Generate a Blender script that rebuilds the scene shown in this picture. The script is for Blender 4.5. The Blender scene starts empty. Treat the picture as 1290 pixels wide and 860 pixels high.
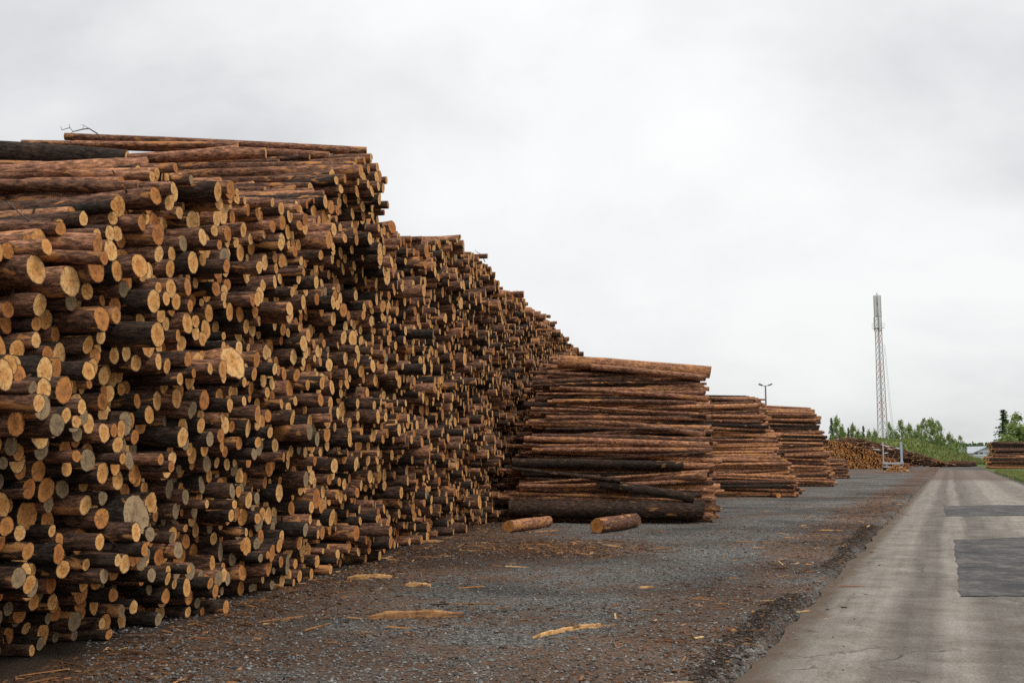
import bpy, bmesh, math, random
import numpy as np
from mathutils import Vector, Matrix, noise as mn
from mathutils.bvhtree import BVHTree

# ------------------------------------------------------------------ camera, sky, sun, exposure
scene = bpy.context.scene
COL = scene.collection
F, W0, H0, CAMH = 1250.0, 1290.0, 860.0, 1.65
PITCH = math.atan(145.0 / F)
cd = bpy.data.cameras.new('camera')
cam = bpy.data.objects.new('camera', cd); COL.objects.link(cam)
cd.sensor_width = 36.0; cd.lens = 36.0 * F / W0
cd.clip_start = 0.1; cd.clip_end = 20000
cam.location = (0, 0, CAMH); cam.rotation_euler = (math.pi / 2 + PITCH, 0, 0)
scene.camera = cam
scene.view_settings.view_transform = 'Standard'
scene.view_settings.look = 'None'
scene.view_settings.exposure = 0.14
scene.view_settings.gamma = 1.0
scene.cycles.max_bounces = 5
scene.cycles.diffuse_bounces = 3
scene.cycles.use_denoising = False

SUN_EL, SUN_AZ = math.radians(58), math.radians(118)      # azimuth clockwise from +Y
world = bpy.data.worlds.new('World'); scene.world = world
world.use_nodes = True
wt = world.node_tree; wt.nodes.clear()


def NN(nt, kind, **kw):
    n = nt.nodes.new(kind)
    for k, v in kw.items():
        if k in n.inputs.keys():
            n.inputs[k].default_value = v
        else:
            setattr(n, k, v)
    return n


def ramp(nt, src, stops, interp='LINEAR'):
    r = nt.nodes.new('ShaderNodeValToRGB'); r.color_ramp.interpolation = interp
    e = r.color_ramp.elements
    while len(e) < len(stops): e.new(0.5)
    for el, (p, c) in zip(e, stops):
        el.position = p
        el.color = (c, c, c, 1) if isinstance(c, (int, float)) else (*c, 1)
    nt.links.new(src, r.inputs[0])
    return r.outputs[0]


def mixc(nt, fac, a, b, mode='MIX'):
    m = nt.nodes.new('ShaderNodeMix'); m.data_type = 'RGBA'; m.blend_type = mode
    for sock, v in ((m.inputs[0], fac), (m.inputs[6], a), (m.inputs[7], b)):
        if isinstance(v, (int, float)): sock.default_value = v if sock.type == 'VALUE' else (v, v, v, 1)
        elif isinstance(v, tuple): sock.default_value = (*v, 1)
        else: nt.links.new(v, sock)
    return m.outputs[2]


def mth(nt, op, a, b=0.0, c=0.0, clamp=False):
    m = nt.nodes.new('ShaderNodeMath'); m.operation = op; m.use_clamp = clamp
    for i, v in enumerate((a, b, c)):
        if isinstance(v, (int, float)): m.inputs[i].default_value = v
        else: nt.links.new(v, m.inputs[i])
    return m.outputs[0]


sky = NN(wt, 'ShaderNodeTexSky'); sky.sky_type = 'NISHITA'; sky.sun_disc = False
sky.sun_elevation = SUN_EL; sky.sun_rotation = SUN_AZ
bgs = NN(wt, 'ShaderNodeBackground'); bgs.inputs[1].default_value = 0.08
wt.links.new(sky.outputs[0], bgs.inputs[0])
tc = NN(wt, 'ShaderNodeTexCoord')
sp = NN(wt, 'ShaderNodeSeparateXYZ'); wt.links.new(tc.outputs['Generated'], sp.inputs[0])
den = mth(wt, 'ADD', mth(wt, 'MAXIMUM', sp.outputs[2], 0.0), 0.45)
cx_ = mth(wt, 'DIVIDE', sp.outputs[0], den); cy_ = mth(wt, 'DIVIDE', sp.outputs[1], den)
cb = NN(wt, 'ShaderNodeCombineXYZ'); wt.links.new(cx_, cb.inputs[0]); wt.links.new(cy_, cb.inputs[1])
cb.inputs[2].default_value = 12.2
c1 = NN(wt, 'ShaderNodeTexNoise', Scale=1.25, Detail=6.0, Roughness=0.52, Distortion=0.3)
wt.links.new(cb.outputs[0], c1.inputs['Vector'])
c2 = NN(wt, 'ShaderNodeTexNoise', Scale=2.6, Detail=5.0, Roughness=0.55)
wt.links.new(cb.outputs[0], c2.inputs['Vector'])
cl = mth(wt, 'ADD', mth(wt, 'MULTIPLY', c1.outputs[0], 0.72), mth(wt, 'MULTIPLY', c2.outputs[0], 0.28))
ccol = ramp(wt, cl, [(0.37, (.61, .62, .63)), (0.46, (.76, .766, .772)), (0.55, (.87, .875, .875)), (0.62, (.93, .93, .925))])
elev = ramp(wt, sp.outputs[2], [(0.0, .93), (0.12, .96), (0.42, 1.06), (1.0, 1.8)])
ccol = mixc(wt, 1.0, ccol, elev, 'MULTIPLY')
bgc = NN(wt, 'ShaderNodeBackground'); bgc.inputs[1].default_value = 1.0
wt.links.new(ccol, bgc.inputs[0])
mxs = NN(wt, 'ShaderNodeMixShader'); mxs.inputs[0].default_value = 0.93
wo = NN(wt, 'ShaderNodeOutputWorld')
wt.links.new(bgs.outputs[0], mxs.inputs[1]); wt.links.new(bgc.outputs[0], mxs.inputs[2])
wt.links.new(mxs.outputs[0], wo.inputs[0])

sd = bpy.data.lights.new('sun', 'SUN'); sd.energy = 1.4; sd.angle = math.radians(20); sd.color = (1, .955, .89)
sun = bpy.data.objects.new('sun', sd); COL.objects.link(sun)
sdir = Vector((math.sin(SUN_AZ) * math.cos(SUN_EL), math.cos(SUN_AZ) * math.cos(SUN_EL), math.sin(SUN_EL)))
sun.rotation_euler = sdir.to_track_quat('Z', 'Y').to_euler()
sun.location = (20, -20, 40)

# ------------------------------------------------------------------ helpers
RNG = np.random.default_rng(11)
random.seed(5)
CP, SPI = math.cos(PITCH), math.sin(PITCH)


def ray(px, py):
    cx, cy = (px - W0 / 2) / F, (H0 / 2 - py) / F
    return Vector((cx, CP - SPI * cy, SPI + CP * cy))


def at(px, py, z=0.0):
    d = ray(px, py); t = (z - CAMH) / d.z
    return Vector((d.x * t, d.y * t, z))


def atY(px, py, Y):
    d = ray(px, py); t = Y / d.y
    return Vector((d.x * t, Y, CAMH + d.z * t))


def pix(p):
    x, y, z = p[0], p[1], p[2] - CAMH
    yc = -SPI * y + CP * z; zc = CP * y + SPI * z
    return (W0 / 2 + F * x / zc, H0 / 2 - F * yc / zc)


def props(o, label=None, cat=None, group=None, kind=None):
    if label: o['label'] = label
    if cat: o['category'] = cat
    if group: o['group'] = group
    if kind: o['kind'] = kind
    return o


def link(name, me, mats, parent=None):
    o = bpy.data.objects.new(name, me); COL.objects.link(o)
    for m in (mats if isinstance(mats, (list, tuple)) else [mats]):
        if m.name not in [x.name for x in me.materials if x]: me.materials.append(m)
    if parent is not None: o.parent = parent
    return o


def mesh_np(name, verts, loops, totals, mat=None, smooth=None, attrs=None):
    me = bpy.data.meshes.new(name)
    verts = np.ascontiguousarray(verts, dtype=np.float32).reshape(-1, 3)
    loops = np.ascontiguousarray(loops, dtype=np.int32).ravel(); totals = np.asarray(totals, dtype=np.int32).ravel()
    starts = np.concatenate(([0], np.cumsum(totals)[:-1])).astype(np.int32)
    me.vertices.add(len(verts)); me.vertices.foreach_set('co', verts.ravel())
    me.loops.add(len(loops)); me.loops.foreach_set('vertex_index', loops)
    me.polygons.add(len(totals)); me.polygons.foreach_set('loop_start', starts); me.polygons.foreach_set('loop_total', totals)
    if mat is not None: me.polygons.foreach_set('material_index', np.asarray(mat, dtype=np.int32))
    me.polygons.foreach_set('use_smooth', np.zeros(len(totals), bool) if smooth is None else np.asarray(smooth, bool))
    for k, v in (attrs or {}).items():
        a = me.attributes.new(k, 'FLOAT_VECTOR', 'POINT')
        a.data.foreach_set('vector', np.ascontiguousarray(v, dtype=np.float32).ravel())
    me.update(calc_edges=True)
    return me


class MB:
    """collects boxes, tubes and loose faces for one mesh"""
    def __init__(s): s.v = []; s.f = []; s.c = []
    def add(s, vs, fs, c=(0.5, 0.5, 0.5)):
        o = len(s.v); s.v += [tuple(v) for v in vs]; s.f += [[i + o for i in f] for f in fs]; s.c += [c] * len(vs)
    def box(s, c, d, rz=0.0):
        x, y, z = d[0] / 2, d[1] / 2, d[2] / 2; R = Matrix.Rotation(rz, 3, 'Z')
        vs = [Vector(c) + R @ Vector((a * x, b * y, e * z)) for a in (-1, 1) for b in (-1, 1) for e in (-1, 1)]
        s.add(vs, [(0, 1, 3, 2), (4, 6, 7, 5), (0, 4, 5, 1), (2, 3, 7, 6), (0, 2, 6, 4), (1, 5, 7, 3)])
    def tube(s, pts, rad, n=8, cap=True, c=(0.5, 0.5, 0.5)):
        pts = [Vector(p) for p in pts]; rad = rad if isinstance(rad, (list, tuple)) else [rad] * len(pts)
        rings = []
        for i, p in enumerate(pts):
            t = (pts[min(i + 1, len(pts) - 1)] - pts[max(i - 1, 0)]).normalized()
            a = Vector((0, 0, 1)) if abs(t.z) < .9 else Vector((1, 0, 0))
            u = t.cross(a).normalized(); w = t.cross(u)
            rings.append([p + (u * math.cos(2 * math.pi * k / n) + w * math.sin(2 * math.pi * k / n)) * rad[i] for k in range(n)])
        vs = [v for r in rings for v in r]; fs = []
        for i in range(len(pts) - 1):
            for k in range(n):
                a, b = i * n + k, i * n + (k + 1) % n
                fs.append((a, b, b + n, a + n))
        if cap: fs += [tuple(range(n))[::-1], tuple(range((len(pts) - 1) * n, len(pts) * n))]
        s.add(vs, fs, c)
    def build(s, name, mat, parent=None, smooth=False):
        me = bpy.data.meshes.new(name); me.from_pydata(s.v, [], s.f)
        a = me.attributes.new('lr', 'FLOAT_VECTOR', 'POINT'); a.data.foreach_set('vector', np.array(s.c, np.float32).ravel())
        if smooth: me.polygons.foreach_set('use_smooth', [True] * len(me.polygons))
        me.update()
        return link(name, me, mat, parent)


def empty(name, loc, rz=0.0, **kw):
    o = bpy.data.objects.new(name, None); COL.objects.link(o); o.location = loc; o.rotation_euler = (0, 0, rz)
    o.empty_display_size = .2
    return props(o, **kw)


def fbm(x, y, z=0.0, o=3):
    return mn.fractal(Vector((x, y, z)), 1.0, 2.0, o, noise_basis='PERLIN_ORIGINAL')


# ------------------------------------------------------------------ materials
def mat(name):
    m = bpy.data.materials.new(name); m.use_nodes = True
    nt = m.node_tree; b = nt.nodes['Principled BSDF']
    return m, nt, b


def bump(nt, b, h, strength=.5, dist=.02):
    n = NN(nt, 'ShaderNodeBump'); n.inputs['Strength'].default_value = strength; n.inputs['Distance'].default_value = dist
    nt.links.new(h, n.inputs['Height']); nt.links.new(n.outputs[0], b.inputs['Normal'])


def attr(nt, name):
    a = NN(nt, 'ShaderNodeAttribute'); a.attribute_name = name
    return a.outputs['Vector']


def sep(nt, v):
    s = NN(nt, 'ShaderNodeSeparateXYZ'); nt.links.new(v, s.inputs[0]); return s.outputs


def vmath(nt, op, a, b):
    m = NN(nt, 'ShaderNodeVectorMath'); m.operation = op
    for i, v in enumerate((a, b)):
        if isinstance(v, tuple): m.inputs[i].default_value = v
        else: nt.links.new(v, m.inputs[i])
    return m.outputs[0]


def noise(nt, vec, scale, detail=3.0, rough=.55, dist=0.0):
    n = NN(nt, 'ShaderNodeTexNoise', Scale=scale, Detail=detail, Roughness=rough, Distortion=dist)
    if vec is not None: nt.links.new(vec, n.inputs['Vector'])
    return n.outputs[0]


def bark_material():
    m, nt, b = mat('pine_bark')
    lc, lr = attr(nt, 'lc'), attr(nt, 'lr'); r = sep(nt, lr)
    sd_ = NN(nt, 'ShaderNodeCombineXYZ')
    for i in range(3): nt.links.new(mth(nt, 'MULTIPLY', r[2], (83., 57., 131.)[i]), sd_.inputs[i])
    v = vmath(nt, 'ADD', lc, sd_.outputs[0])
    vs = vmath(nt, 'MULTIPLY', v, (1, 1, .3))
    n1 = noise(nt, vs, 30, 6, .72, .4)
    n2 = noise(nt, vs, 7.5, 3, .6, .5)
    n3 = noise(nt, vmath(nt, 'MULTIPLY', v, (1, 1, .5)), 2.2, 2)
    tone = mth(nt, 'ADD', r[0], mth(nt, 'MULTIPLY', mth(nt, 'SUBTRACT', n3, .5), .7), clamp=True)
    base = ramp(nt, tone, [(0.0, (.026, .0185, .0135)), (.3, (.062, .034, .022)), (.55, (.135, .066, .040)), (.8, (.25, .118, .068)), (1.0, (.36, .17, .085))])
    col = mixc(nt, 1.0, base, ramp(nt, n1, [(.36, .22), (.5, .9), (.64, 2.1)]), 'MULTIPLY')
    peel = ramp(nt, mth(nt, 'ADD', n2, mth(nt, 'MULTIPLY', tone, .10)), [(.645, 0.0), (.69, 1.0)])
    col = mixc(nt, mth(nt, 'MULTIPLY', peel, .85), col, mixc(nt, n1, (.58, .29, .10), (.34, .13, .045)))
    vor = NN(nt, 'ShaderNodeTexVoronoi', Scale=6.5); nt.links.new(vmath(nt, 'MULTIPLY', v, (1, 1, .9)), vor.inputs['Vector'])
    knot = ramp(nt, vor.outputs['Distance'], [(.10, 1.0), (.17, 0.0)])
    col = mixc(nt, mth(nt, 'MULTIPLY', knot, .7), col, (.045, .026, .018))
    nt.links.new(col, b.inputs['Base Color'])
    b.inputs['Roughness'].default_value = .85
    b.inputs['Specular IOR Level'].default_value = .15
    bump(nt, b, mth(nt, 'ADD', n1, mth(nt, 'MULTIPLY', n2, .8)), .9, .02)
    return m


def end_material():
    m, nt, b = mat('sawn_end_grain')
    lc, lr = attr(nt, 'lc'), attr(nt, 'lr'); r = sep(nt, lr); c = sep(nt, lc)
    sd_ = NN(nt, 'ShaderNodeCombineXYZ')
    for i in range(3): nt.links.new(mth(nt, 'MULTIPLY', r[2], (31., 77., 53.)[i]), sd_.inputs[i])
    v = vmath(nt, 'ADD', lc, sd_.outputs[0])
    wob = noise(nt, v, 1.6, 3)
    rad = mth(nt, 'SQRT', mth(nt, 'ADD', mth(nt, 'POWER', mth(nt, 'ABSOLUTE', c[0]), 2.0), mth(nt, 'POWER', mth(nt, 'ABSOLUTE', c[1]), 2.0)))
    rw = mth(nt, 'ADD', rad, mth(nt, 'MULTIPLY', mth(nt, 'SUBTRACT', wob, .5), .35))
    hue = r[1]
    sap = ramp(nt, hue, [(0.0, (.78, .49, .21)), (.35, (.74, .405, .145)), (.58, (.66, .32, .098)), (.66, (.58, .25, .07)), (.84, (.47, .17, .045)), (.865, (.37, .255, .14)), (1.0, (.27, .19, .10))])
    heart = ramp(nt, hue, [(0.0, (.74, .40, .145)), (.35, (.64, .30, .09)), (.58, (.54, .22, .058)), (.66, (.46, .20, .06)), (.84, (.36, .13, .04)), (.865, (.31, .21, .12)), (1.0, (.22, .155, .09))])
    col = mixc(nt, ramp(nt, rw, [(.42, 0.0), (.60, 1.0)]), heart, sap)
    ring = mth(nt, 'SINE', mth(nt, 'MULTIPLY', rw, 55.0))
    col = mixc(nt, 1.0, col, ramp(nt, mth(nt, 'MULTIPLY_ADD', ring, .5, .5), [(0.0, .86), (1.0, 1.06)]), 'MULTIPLY')
    st = noise(nt, v, 3.0, 4, .65)
    col = mixc(nt, 1.0, col, ramp(nt, st, [(.33, .48), (.5, .98), (.7, 1.12)]), 'MULTIPLY')
    pith = ramp(nt, rw, [(.03, 1.0), (.09, 0.0)])
    col = mixc(nt, mth(nt, 'MULTIPLY', pith, .6), col, (.16, .075, .03))
    ang = mth(nt, 'ARCTAN2', c[1], c[0])
    av = NN(nt, 'ShaderNodeCombineXYZ'); nt.links.new(mth(nt, 'SINE', ang), av.inputs[0]); nt.links.new(mth(nt, 'COSINE', ang), av.inputs[1]); nt.links.new(mth(nt, 'MULTIPLY', r[2], 40.0), av.inputs[2])
    crack = ramp(nt, noise(nt, av.outputs[0], 5.0, 2), [(.33, 1.0), (.37, 0.0)])
    col = mixc(nt, mth(nt, 'MULTIPLY', crack, .6), col, (.12, .07, .035))
    nt.links.new(col, b.inputs['Base Color']); b.inputs['Roughness'].default_value = .85
    b.inputs['Specular IOR Level'].default_value = .2
    bump(nt, b, mth(nt, 'ADD', st, mth(nt, 'MULTIPLY', ring, .06)), .35, .01)
    return m


BARK, ENDG = bark_material(), end_material()


def simple(name, col, rough=.6, metal=0.0, var=.25, scale=8.0, spec=.4):
    m, nt, b = mat(name)
    t = NN(nt, 'ShaderNodeTexCoord')
    n = noise(nt, t.outputs['Object'], scale, 4)
    c = mixc(nt, 1.0, col, ramp(nt, n, [(.3, 1 - var), (.7, 1 + var)]), 'MULTIPLY')
    nt.links.new(c, b.inputs['Base Color'])
    b.inputs['Roughness'].default_value = rough; b.inputs['Metallic'].default_value = metal
    b.inputs['Specular IOR Level'].default_value = spec
    return m


def byrand(name, stops, rough=.8, bmp=None):
    """colour picked by the lr attribute's x, lightly mottled"""
    m, nt, b = mat(name)
    r = sep(nt, attr(nt, 'lr'))
    g = NN(nt, 'ShaderNodeNewGeometry')
    n = noise(nt, g.outputs['Position'], 30, 2)
    c = mixc(nt, 1.0, ramp(nt, r[0], stops), ramp(nt, n, [(.3, .75), (.7, 1.25)]), 'MULTIPLY')
    nt.links.new(c, b.inputs['Base Color']); b.inputs['Roughness'].default_value = rough
    b.inputs['Specular IOR Level'].default_value = .25
    return m, nt, b


def leaf_material(name, stops):
    m, nt, b = byrand(name, stops, .65)
    tr = NN(nt, 'ShaderNodeBsdfTranslucent'); mx = NN(nt, 'ShaderNodeMixShader'); mx.inputs[0].default_value = .3
    src = b.inputs['Base Color'].links[0].from_socket
    nt.links.new(src, tr.inputs[0])
    out = nt.nodes['Material Output']
    nt.links.new(b.outputs[0], mx.inputs[1]); nt.links.new(tr.outputs[0], mx.inputs[2]); nt.links.new(mx.outputs[0], out.inputs[0])
    return m


# road frame: u along the road, v across it from its left edge
RA, RB = at(920, 860), at(1161, 612)
RD = (RB - RA).normalized(); RN = Vector((RD.y, -RD.x, 0))
ROADW = 5.5


def uv2xy(u, v): return RA + RD * u + RN * v
def xy2uv(x, y):
    d = Vector((x, y, 0)) - RA
    return d.dot(RD), d.dot(RN)


def ground_material():
    m, nt, b = mat('gravel_yard')
    g = NN(nt, 'ShaderNodeNewGeometry'); P = g.outputs['Position']
    lr = sep(nt, attr(nt, 'lr'))            # x: bark litter, y: grass, z: soil
    v1 = NN(nt, 'ShaderNodeTexVoronoi', Scale=34.0); nt.links.new(P, v1.inputs['Vector'])
    v2 = NN(nt, 'ShaderNodeTexVoronoi', Scale=75.0); nt.links.new(P, v2.inputs['Vector'])
    c1 = sep(nt, v1.outputs['Color'])
    n0, n1, n2 = noise(nt, P, .45, 5, .6), noise(nt, P, 2.1, 6, .65), noise(nt, P, 18, 4, .7)
    stone = ramp(nt, c1[0], [(0.0, (.052, .048, .043)), (.4, (.135, .126, .113)), (.8, (.22, .205, .185)), (1.0, (.34, .32, .29))])
    stone = mixc(nt, 1.0, stone, ramp(nt, n2, [(.3, .6), (.7, 1.4)]), 'MULTIPLY')
    stone = mixc(nt, 1.0, stone, ramp(nt, v2.outputs['Distance'], [(0.1, 1.25), (.6, .45)]), 'MULTIPLY')
    # bark and chip litter
    a = mth(nt, 'ADD', mth(nt, 'MULTIPLY', n0, .55), mth(nt, 'MULTIPLY', n1, .55))
    a = mth(nt, 'ADD', a, mth(nt, 'MULTIPLY', n2, .16))
    a = mth(nt, 'ADD', a, mth(nt, 'MULTIPLY', lr[0], .30))
    lit = ramp(nt, a, [(.645, 0.0), (.73, .7), (.84, 1.0)])
    litc = ramp(nt, noise(nt, P, 34, 5, .75), [(.32, (.024, .014, .010)), (.47, (.075, .040, .023)), (.58, (.160, .078, .036)), (.68, (.35, .18, .075))])
    damp = noise(nt, vmath(nt, 'MULTIPLY', P, (.6, 1.0, 1.0)), .33, 4, .6, .4)
    col = mixc(nt, mth(nt, 'MULTIPLY', lit, .88), stone, litc)
    col = mixc(nt, 1.0, col, ramp(nt, damp, [(.38, .48), (.50, .9), (.6, 1.15)]), 'MULTIPLY')
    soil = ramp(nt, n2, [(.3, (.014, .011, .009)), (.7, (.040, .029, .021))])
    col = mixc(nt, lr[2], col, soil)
    gr = ramp(nt, noise(nt, P, 3, 4), [(.3, (.05, .075, .02)), (.7, (.11, .14, .04))])
    col = mixc(nt, lr[1], col, gr)
    nt.links.new(col, b.inputs['Base Color'])
    b.inputs['Roughness'].default_value = .85; b.inputs['Specular IOR Level'].default_value = .15
    h = mth(nt, 'SUBTRACT', mth(nt, 'MULTIPLY', n2, .8), mth(nt, 'ADD', v1.outputs['Distance'], mth(nt, 'MULTIPLY', v2.outputs['Distance'], .5)))
    bump(nt, b, h, .8, .02)
    return m


def road_material():
    m, nt, b = mat('dusty_road')
    lc = attr(nt, 'lc'); c = sep(nt, lc)      # x: across, y: along
    g = NN(nt, 'ShaderNodeNewGeometry'); P = g.outputs['Position']
    vl = vmath(nt, 'MULTIPLY', lc, (1.0, .06, 1.0))
    n0 = noise(nt, vl, .8, 3, .6, .1)
    n1 = noise(nt, P, 1.7, 6, .65); n2 = noise(nt, P, 45, 3, .7); n3 = noise(nt, vmath(nt, 'MULTIPLY', lc, (.25, 1.0, 1.0)), 1.6, 5, .6)
    w = mth(nt, 'ADD', c[0], mth(nt, 'MULTIPLY', mth(nt, 'SUBTRACT', n0, .5), .5))
    trk = ramp(nt, mth(nt, 'DIVIDE', w, ROADW), [(0.0, .66), (.06, .86), (.14, .96), (.18, .62), (.235, .60), (.26, .92), (.30, .98), (.335, .58), (.40, .66), (.45, .84), (.50, .86), (.545, 1.10), (.66, 1.06), (.74, .80), (.84, .74), (.92, 1.0), (1.0, .9)])
    base = mixc(nt, ramp(nt, n1, [(.35, 0.0), (.65, 1.0)]), (.180, .154, .126), (.275, .248, .216))
    col = mixc(nt, 1.0, base, trk, 'MULTIPLY')
    col = mixc(nt, 1.0, col, ramp(nt, n3, [(.36, .84), (.48, 1.0), (.7, 1.06)]), 'MULTIPLY')
    col = mixc(nt, 1.0, col, ramp(nt, n2, [(.3, .62), (.5, 1.0), (.7, 1.28)]), 'MULTIPLY')
    n5 = noise(nt, vmath(nt, 'MULTIPLY', lc, (1.0, .05, 1.0)), 7.0, 3, .6)
    col = mixc(nt, 1.0, col, ramp(nt, n5, [(.35, .86), (.5, 1.0), (.65, 1.06)]), 'MULTIPLY')
    cv = NN(nt, 'ShaderNodeTexVoronoi', Scale=.55); cv.feature = 'DISTANCE_TO_EDGE'
    wv = NN(nt, 'ShaderNodeTexNoise', Scale=1.3, Detail=5.0); nt.links.new(P, wv.inputs['Vector'])
    nt.links.new(vmath(nt, 'ADD', P, vmath(nt, 'MULTIPLY', wv.outputs['Color'], (1.3, 1.3, 0))), cv.inputs['Vector'])
    ck = mth(nt, 'MULTIPLY', ramp(nt, cv.outputs['Distance'], [(.003, 1.0), (.012, 0.0)]), ramp(nt, n1, [(.45, 0.0), (.58, .8)]))
    col = mixc(nt, ck, col, (.045, .036, .028))
    # bark crumbs trodden into the surface
    n4 = noise(nt, P, 14, 4, .7)
    crumb = ramp(nt, n4, [(.62, 0.0), (.70, 1.0)])
    col = mixc(nt, mth(nt, 'MULTIPLY', crumb, .5), col, (.075, .05, .032))
    edge = mth(nt, 'SUBTRACT', mth(nt, 'MULTIPLY', n1, 1.6), mth(nt, 'MULTIPLY', c[0], 1.9))
    edge = ramp(nt, mth(nt, 'ADD', edge, mth(nt, 'MULTIPLY', n4, .5)), [(.45, 0.0), (.85, 1.0)])
    col = mixc(nt, mth(nt, 'MULTIPLY', edge, .8), col, mixc(nt, n4, (.035, .024, .017), (.14, .09, .055)))
    # the muddy crossing some way down the road
    mud = ramp(nt, mth(nt, 'ADD', mth(nt, 'DIVIDE', c[1], 100.0), mth(nt, 'MULTIPLY', mth(nt, 'SUBTRACT', n1, .5), .12)), [(.66, 0.0), (.74, 1.0), (1.0, .8)])
    col = mixc(nt, mth(nt, 'MULTIPLY', mud, .75), col, (.10, .065, .045))
    nt.links.new(col, b.inputs['Base Color']); b.inputs['Roughness'].default_value = .88
    b.inputs['Specular IOR Level'].default_value = .12
    bump(nt, b, mth(nt, 'ADD', n2, mth(nt, 'MULTIPLY', n1, .8)), .7, .015)
    return m


def patch_material():
    m, nt, b = mat('asphalt_patch')
    g = NN(nt, 'ShaderNodeNewGeometry'); P = g.outputs['Position']
    n1, n2 = noise(nt, P, 1.3, 5, .6), noise(nt, P, 60, 3, .7)
    n3 = noise(nt, P, 6, 5, .7)
    col = mixc(nt, ramp(nt, n1, [(.35, 0.0), (.65, 1.0)]), (.045, .044, .046), (.095, .089, .085))
    col = mixc(nt, 1.0, col, ramp(nt, n3, [(.35, .8), (.65, 1.15)]), 'MULTIPLY')
    col = mixc(nt, ramp(nt, mth(nt, 'ADD', mth(nt, 'MULTIPLY', n3, .6), mth(nt, 'MULTIPLY', n1, .4)), [(.50, 0.0), (.64, .6)]), col, (.17, .145, .118))
    col = mixc(nt, 1.0, col, ramp(nt, n2, [(.3, .55), (.7, 1.45)]), 'MULTIPLY')
    nt.links.new(col, b.inputs['Base Color']); b.inputs['Roughness'].default_value = .85; b.inputs['Specular IOR Level'].default_value = .12
    bump(nt, b, n2, .4, .008)
    return m


M_GROUND, M_ROAD, M_PATCH = ground_material(), road_material(), patch_material()
M_STONE, _, _ = byrand('crushed_stone', [(0.0, (.045, .043, .040)), (.5, (.115, .109, .100)), (.9, (.17, .162, .15)), (1.0, (.28, .265, .245))], .75)
M_CHIP, _, _ = byrand('bark_chips', [(0.0, (.03, .018, .012)), (.45, (.085, .042, .022)), (.75, (.20, .09, .035)), (.92, (.42, .21, .08)), (1.0, (.55, .36, .17))], .85)
M_SOIL, _, _ = byrand('damp_soil', [(0.0, (.016, .012, .009)), (1.0, (.085, .055, .036))], .9)
M_GRASS = leaf_material('grass_blades', [(0.0, (.09, .135, .03)), (.5, (.17, .215, .055)), (.85, (.27, .27, .095)), (1.0, (.32, .27, .13))])
M_LEAFB = leaf_material('birch_leaves', [(0.0, (.12, .175, .05)), (.5, (.22, .295, .085)), (1.0, (.30, .37, .13))])
M_LEAFD = leaf_material('spruce_needles', [(0.0, (.04, .07, .028)), (.5, (.075, .115, .042)), (1.0, (.11, .16, .06))])
M_TRUNK = simple('tree_trunk_bark', (.10, .075, .055), .9)
M_BIRCHT = simple('birch_trunk_bark', (.50, .48, .45), .8, var=.5, scale=4)
M_STEEL = simple('galvanised_steel', (.48, .48, .49), .5, .2)
M_REDST = simple('faded_red_steel', (.50, .30, .26), .55, .1)
M_PANEL = simple('antenna_shell', (.62, .61, .60), .5)
M_DARK = simple('dark_steel', (.05, .05, .055), .5, .3)
M_POLE = simple('weathered_pole', (.12, .095, .085), .7)
M_BLUEST = simple('pale_blue_steel', (.42, .47, .54), .45, .2)
M_CLAD = simple('grey_cladding', (.42, .44, .46), .5, .1, .1)
M_CLADW = simple('white_cladding', (.72, .74, .76), .5, 0, .08)
M_ROOFM = simple('grey_metal_roof', (.36, .39, .42), .45, .2, .1)
M_WIN = simple('window_glass', (.05, .06, .07), .12, 0, .1, spec=.6)


# ------------------------------------------------------------------ ground sheet, road and patches
def sstep(a, b, x):
    t = min(1, max(0, (x - a) / (b - a))); return t * t * (3 - 2 * t)


def berm(u, v):
    n = fbm(u * 1.1, 3.1)
    off = -.24 + .13 * fbm(u * .55, 9.2) + .05 * fbm(u * 3, 1.2)
    m = .16 + .84 * max(sstep(-.5, .5, u) * (1 - sstep(4.0, 5.2, u)), sstep(8.4, 9.3, u) * (1 - sstep(15, 18, u)), .25 * sstep(5, 7, u) * (1 - sstep(30, 50, u)))
    return m * (.055 + .035 * n) * math.exp(-((v - off) / .11) ** 2), m


def stack_face(y): return -4.98 + .172 * y


def ground_h(x, y):
    u, v = xy2uv(x, y)
    fade = 1 / (1 + max(0, y - 20) / 60)
    z = (.022 * fbm(x * .9, y * .9, 4.) + .03 * fbm(x * .22, y * .22, 7.)) * fade
    if -1.5 < v < ROADW + 2:
        e = .04 * fbm(u * 1.3, 5.5)
        dep = sstep(-.12 + e, .03 + e, v) * (1 - sstep(ROADW + .1, ROADW + .5, v))
        z = z * (1 - dep) - .085 * dep + berm(u, v)[0] * (1 - .2 * dep)
    return z


def graded(lo, hi, fine, start, growth):
    """positions: step 'fine' inside [lo,hi], then growing outwards"""
    a = list(np.arange(lo, hi, fine)); s = start; x = hi; out = []
    while x < 4000: out.append(x); x += s; s *= growth
    s = start; x = lo - start; left = []
    while x > -1500: left.append(x); s *= growth; x -= s
    return np.array(left[::-1] + a + out)


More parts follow.
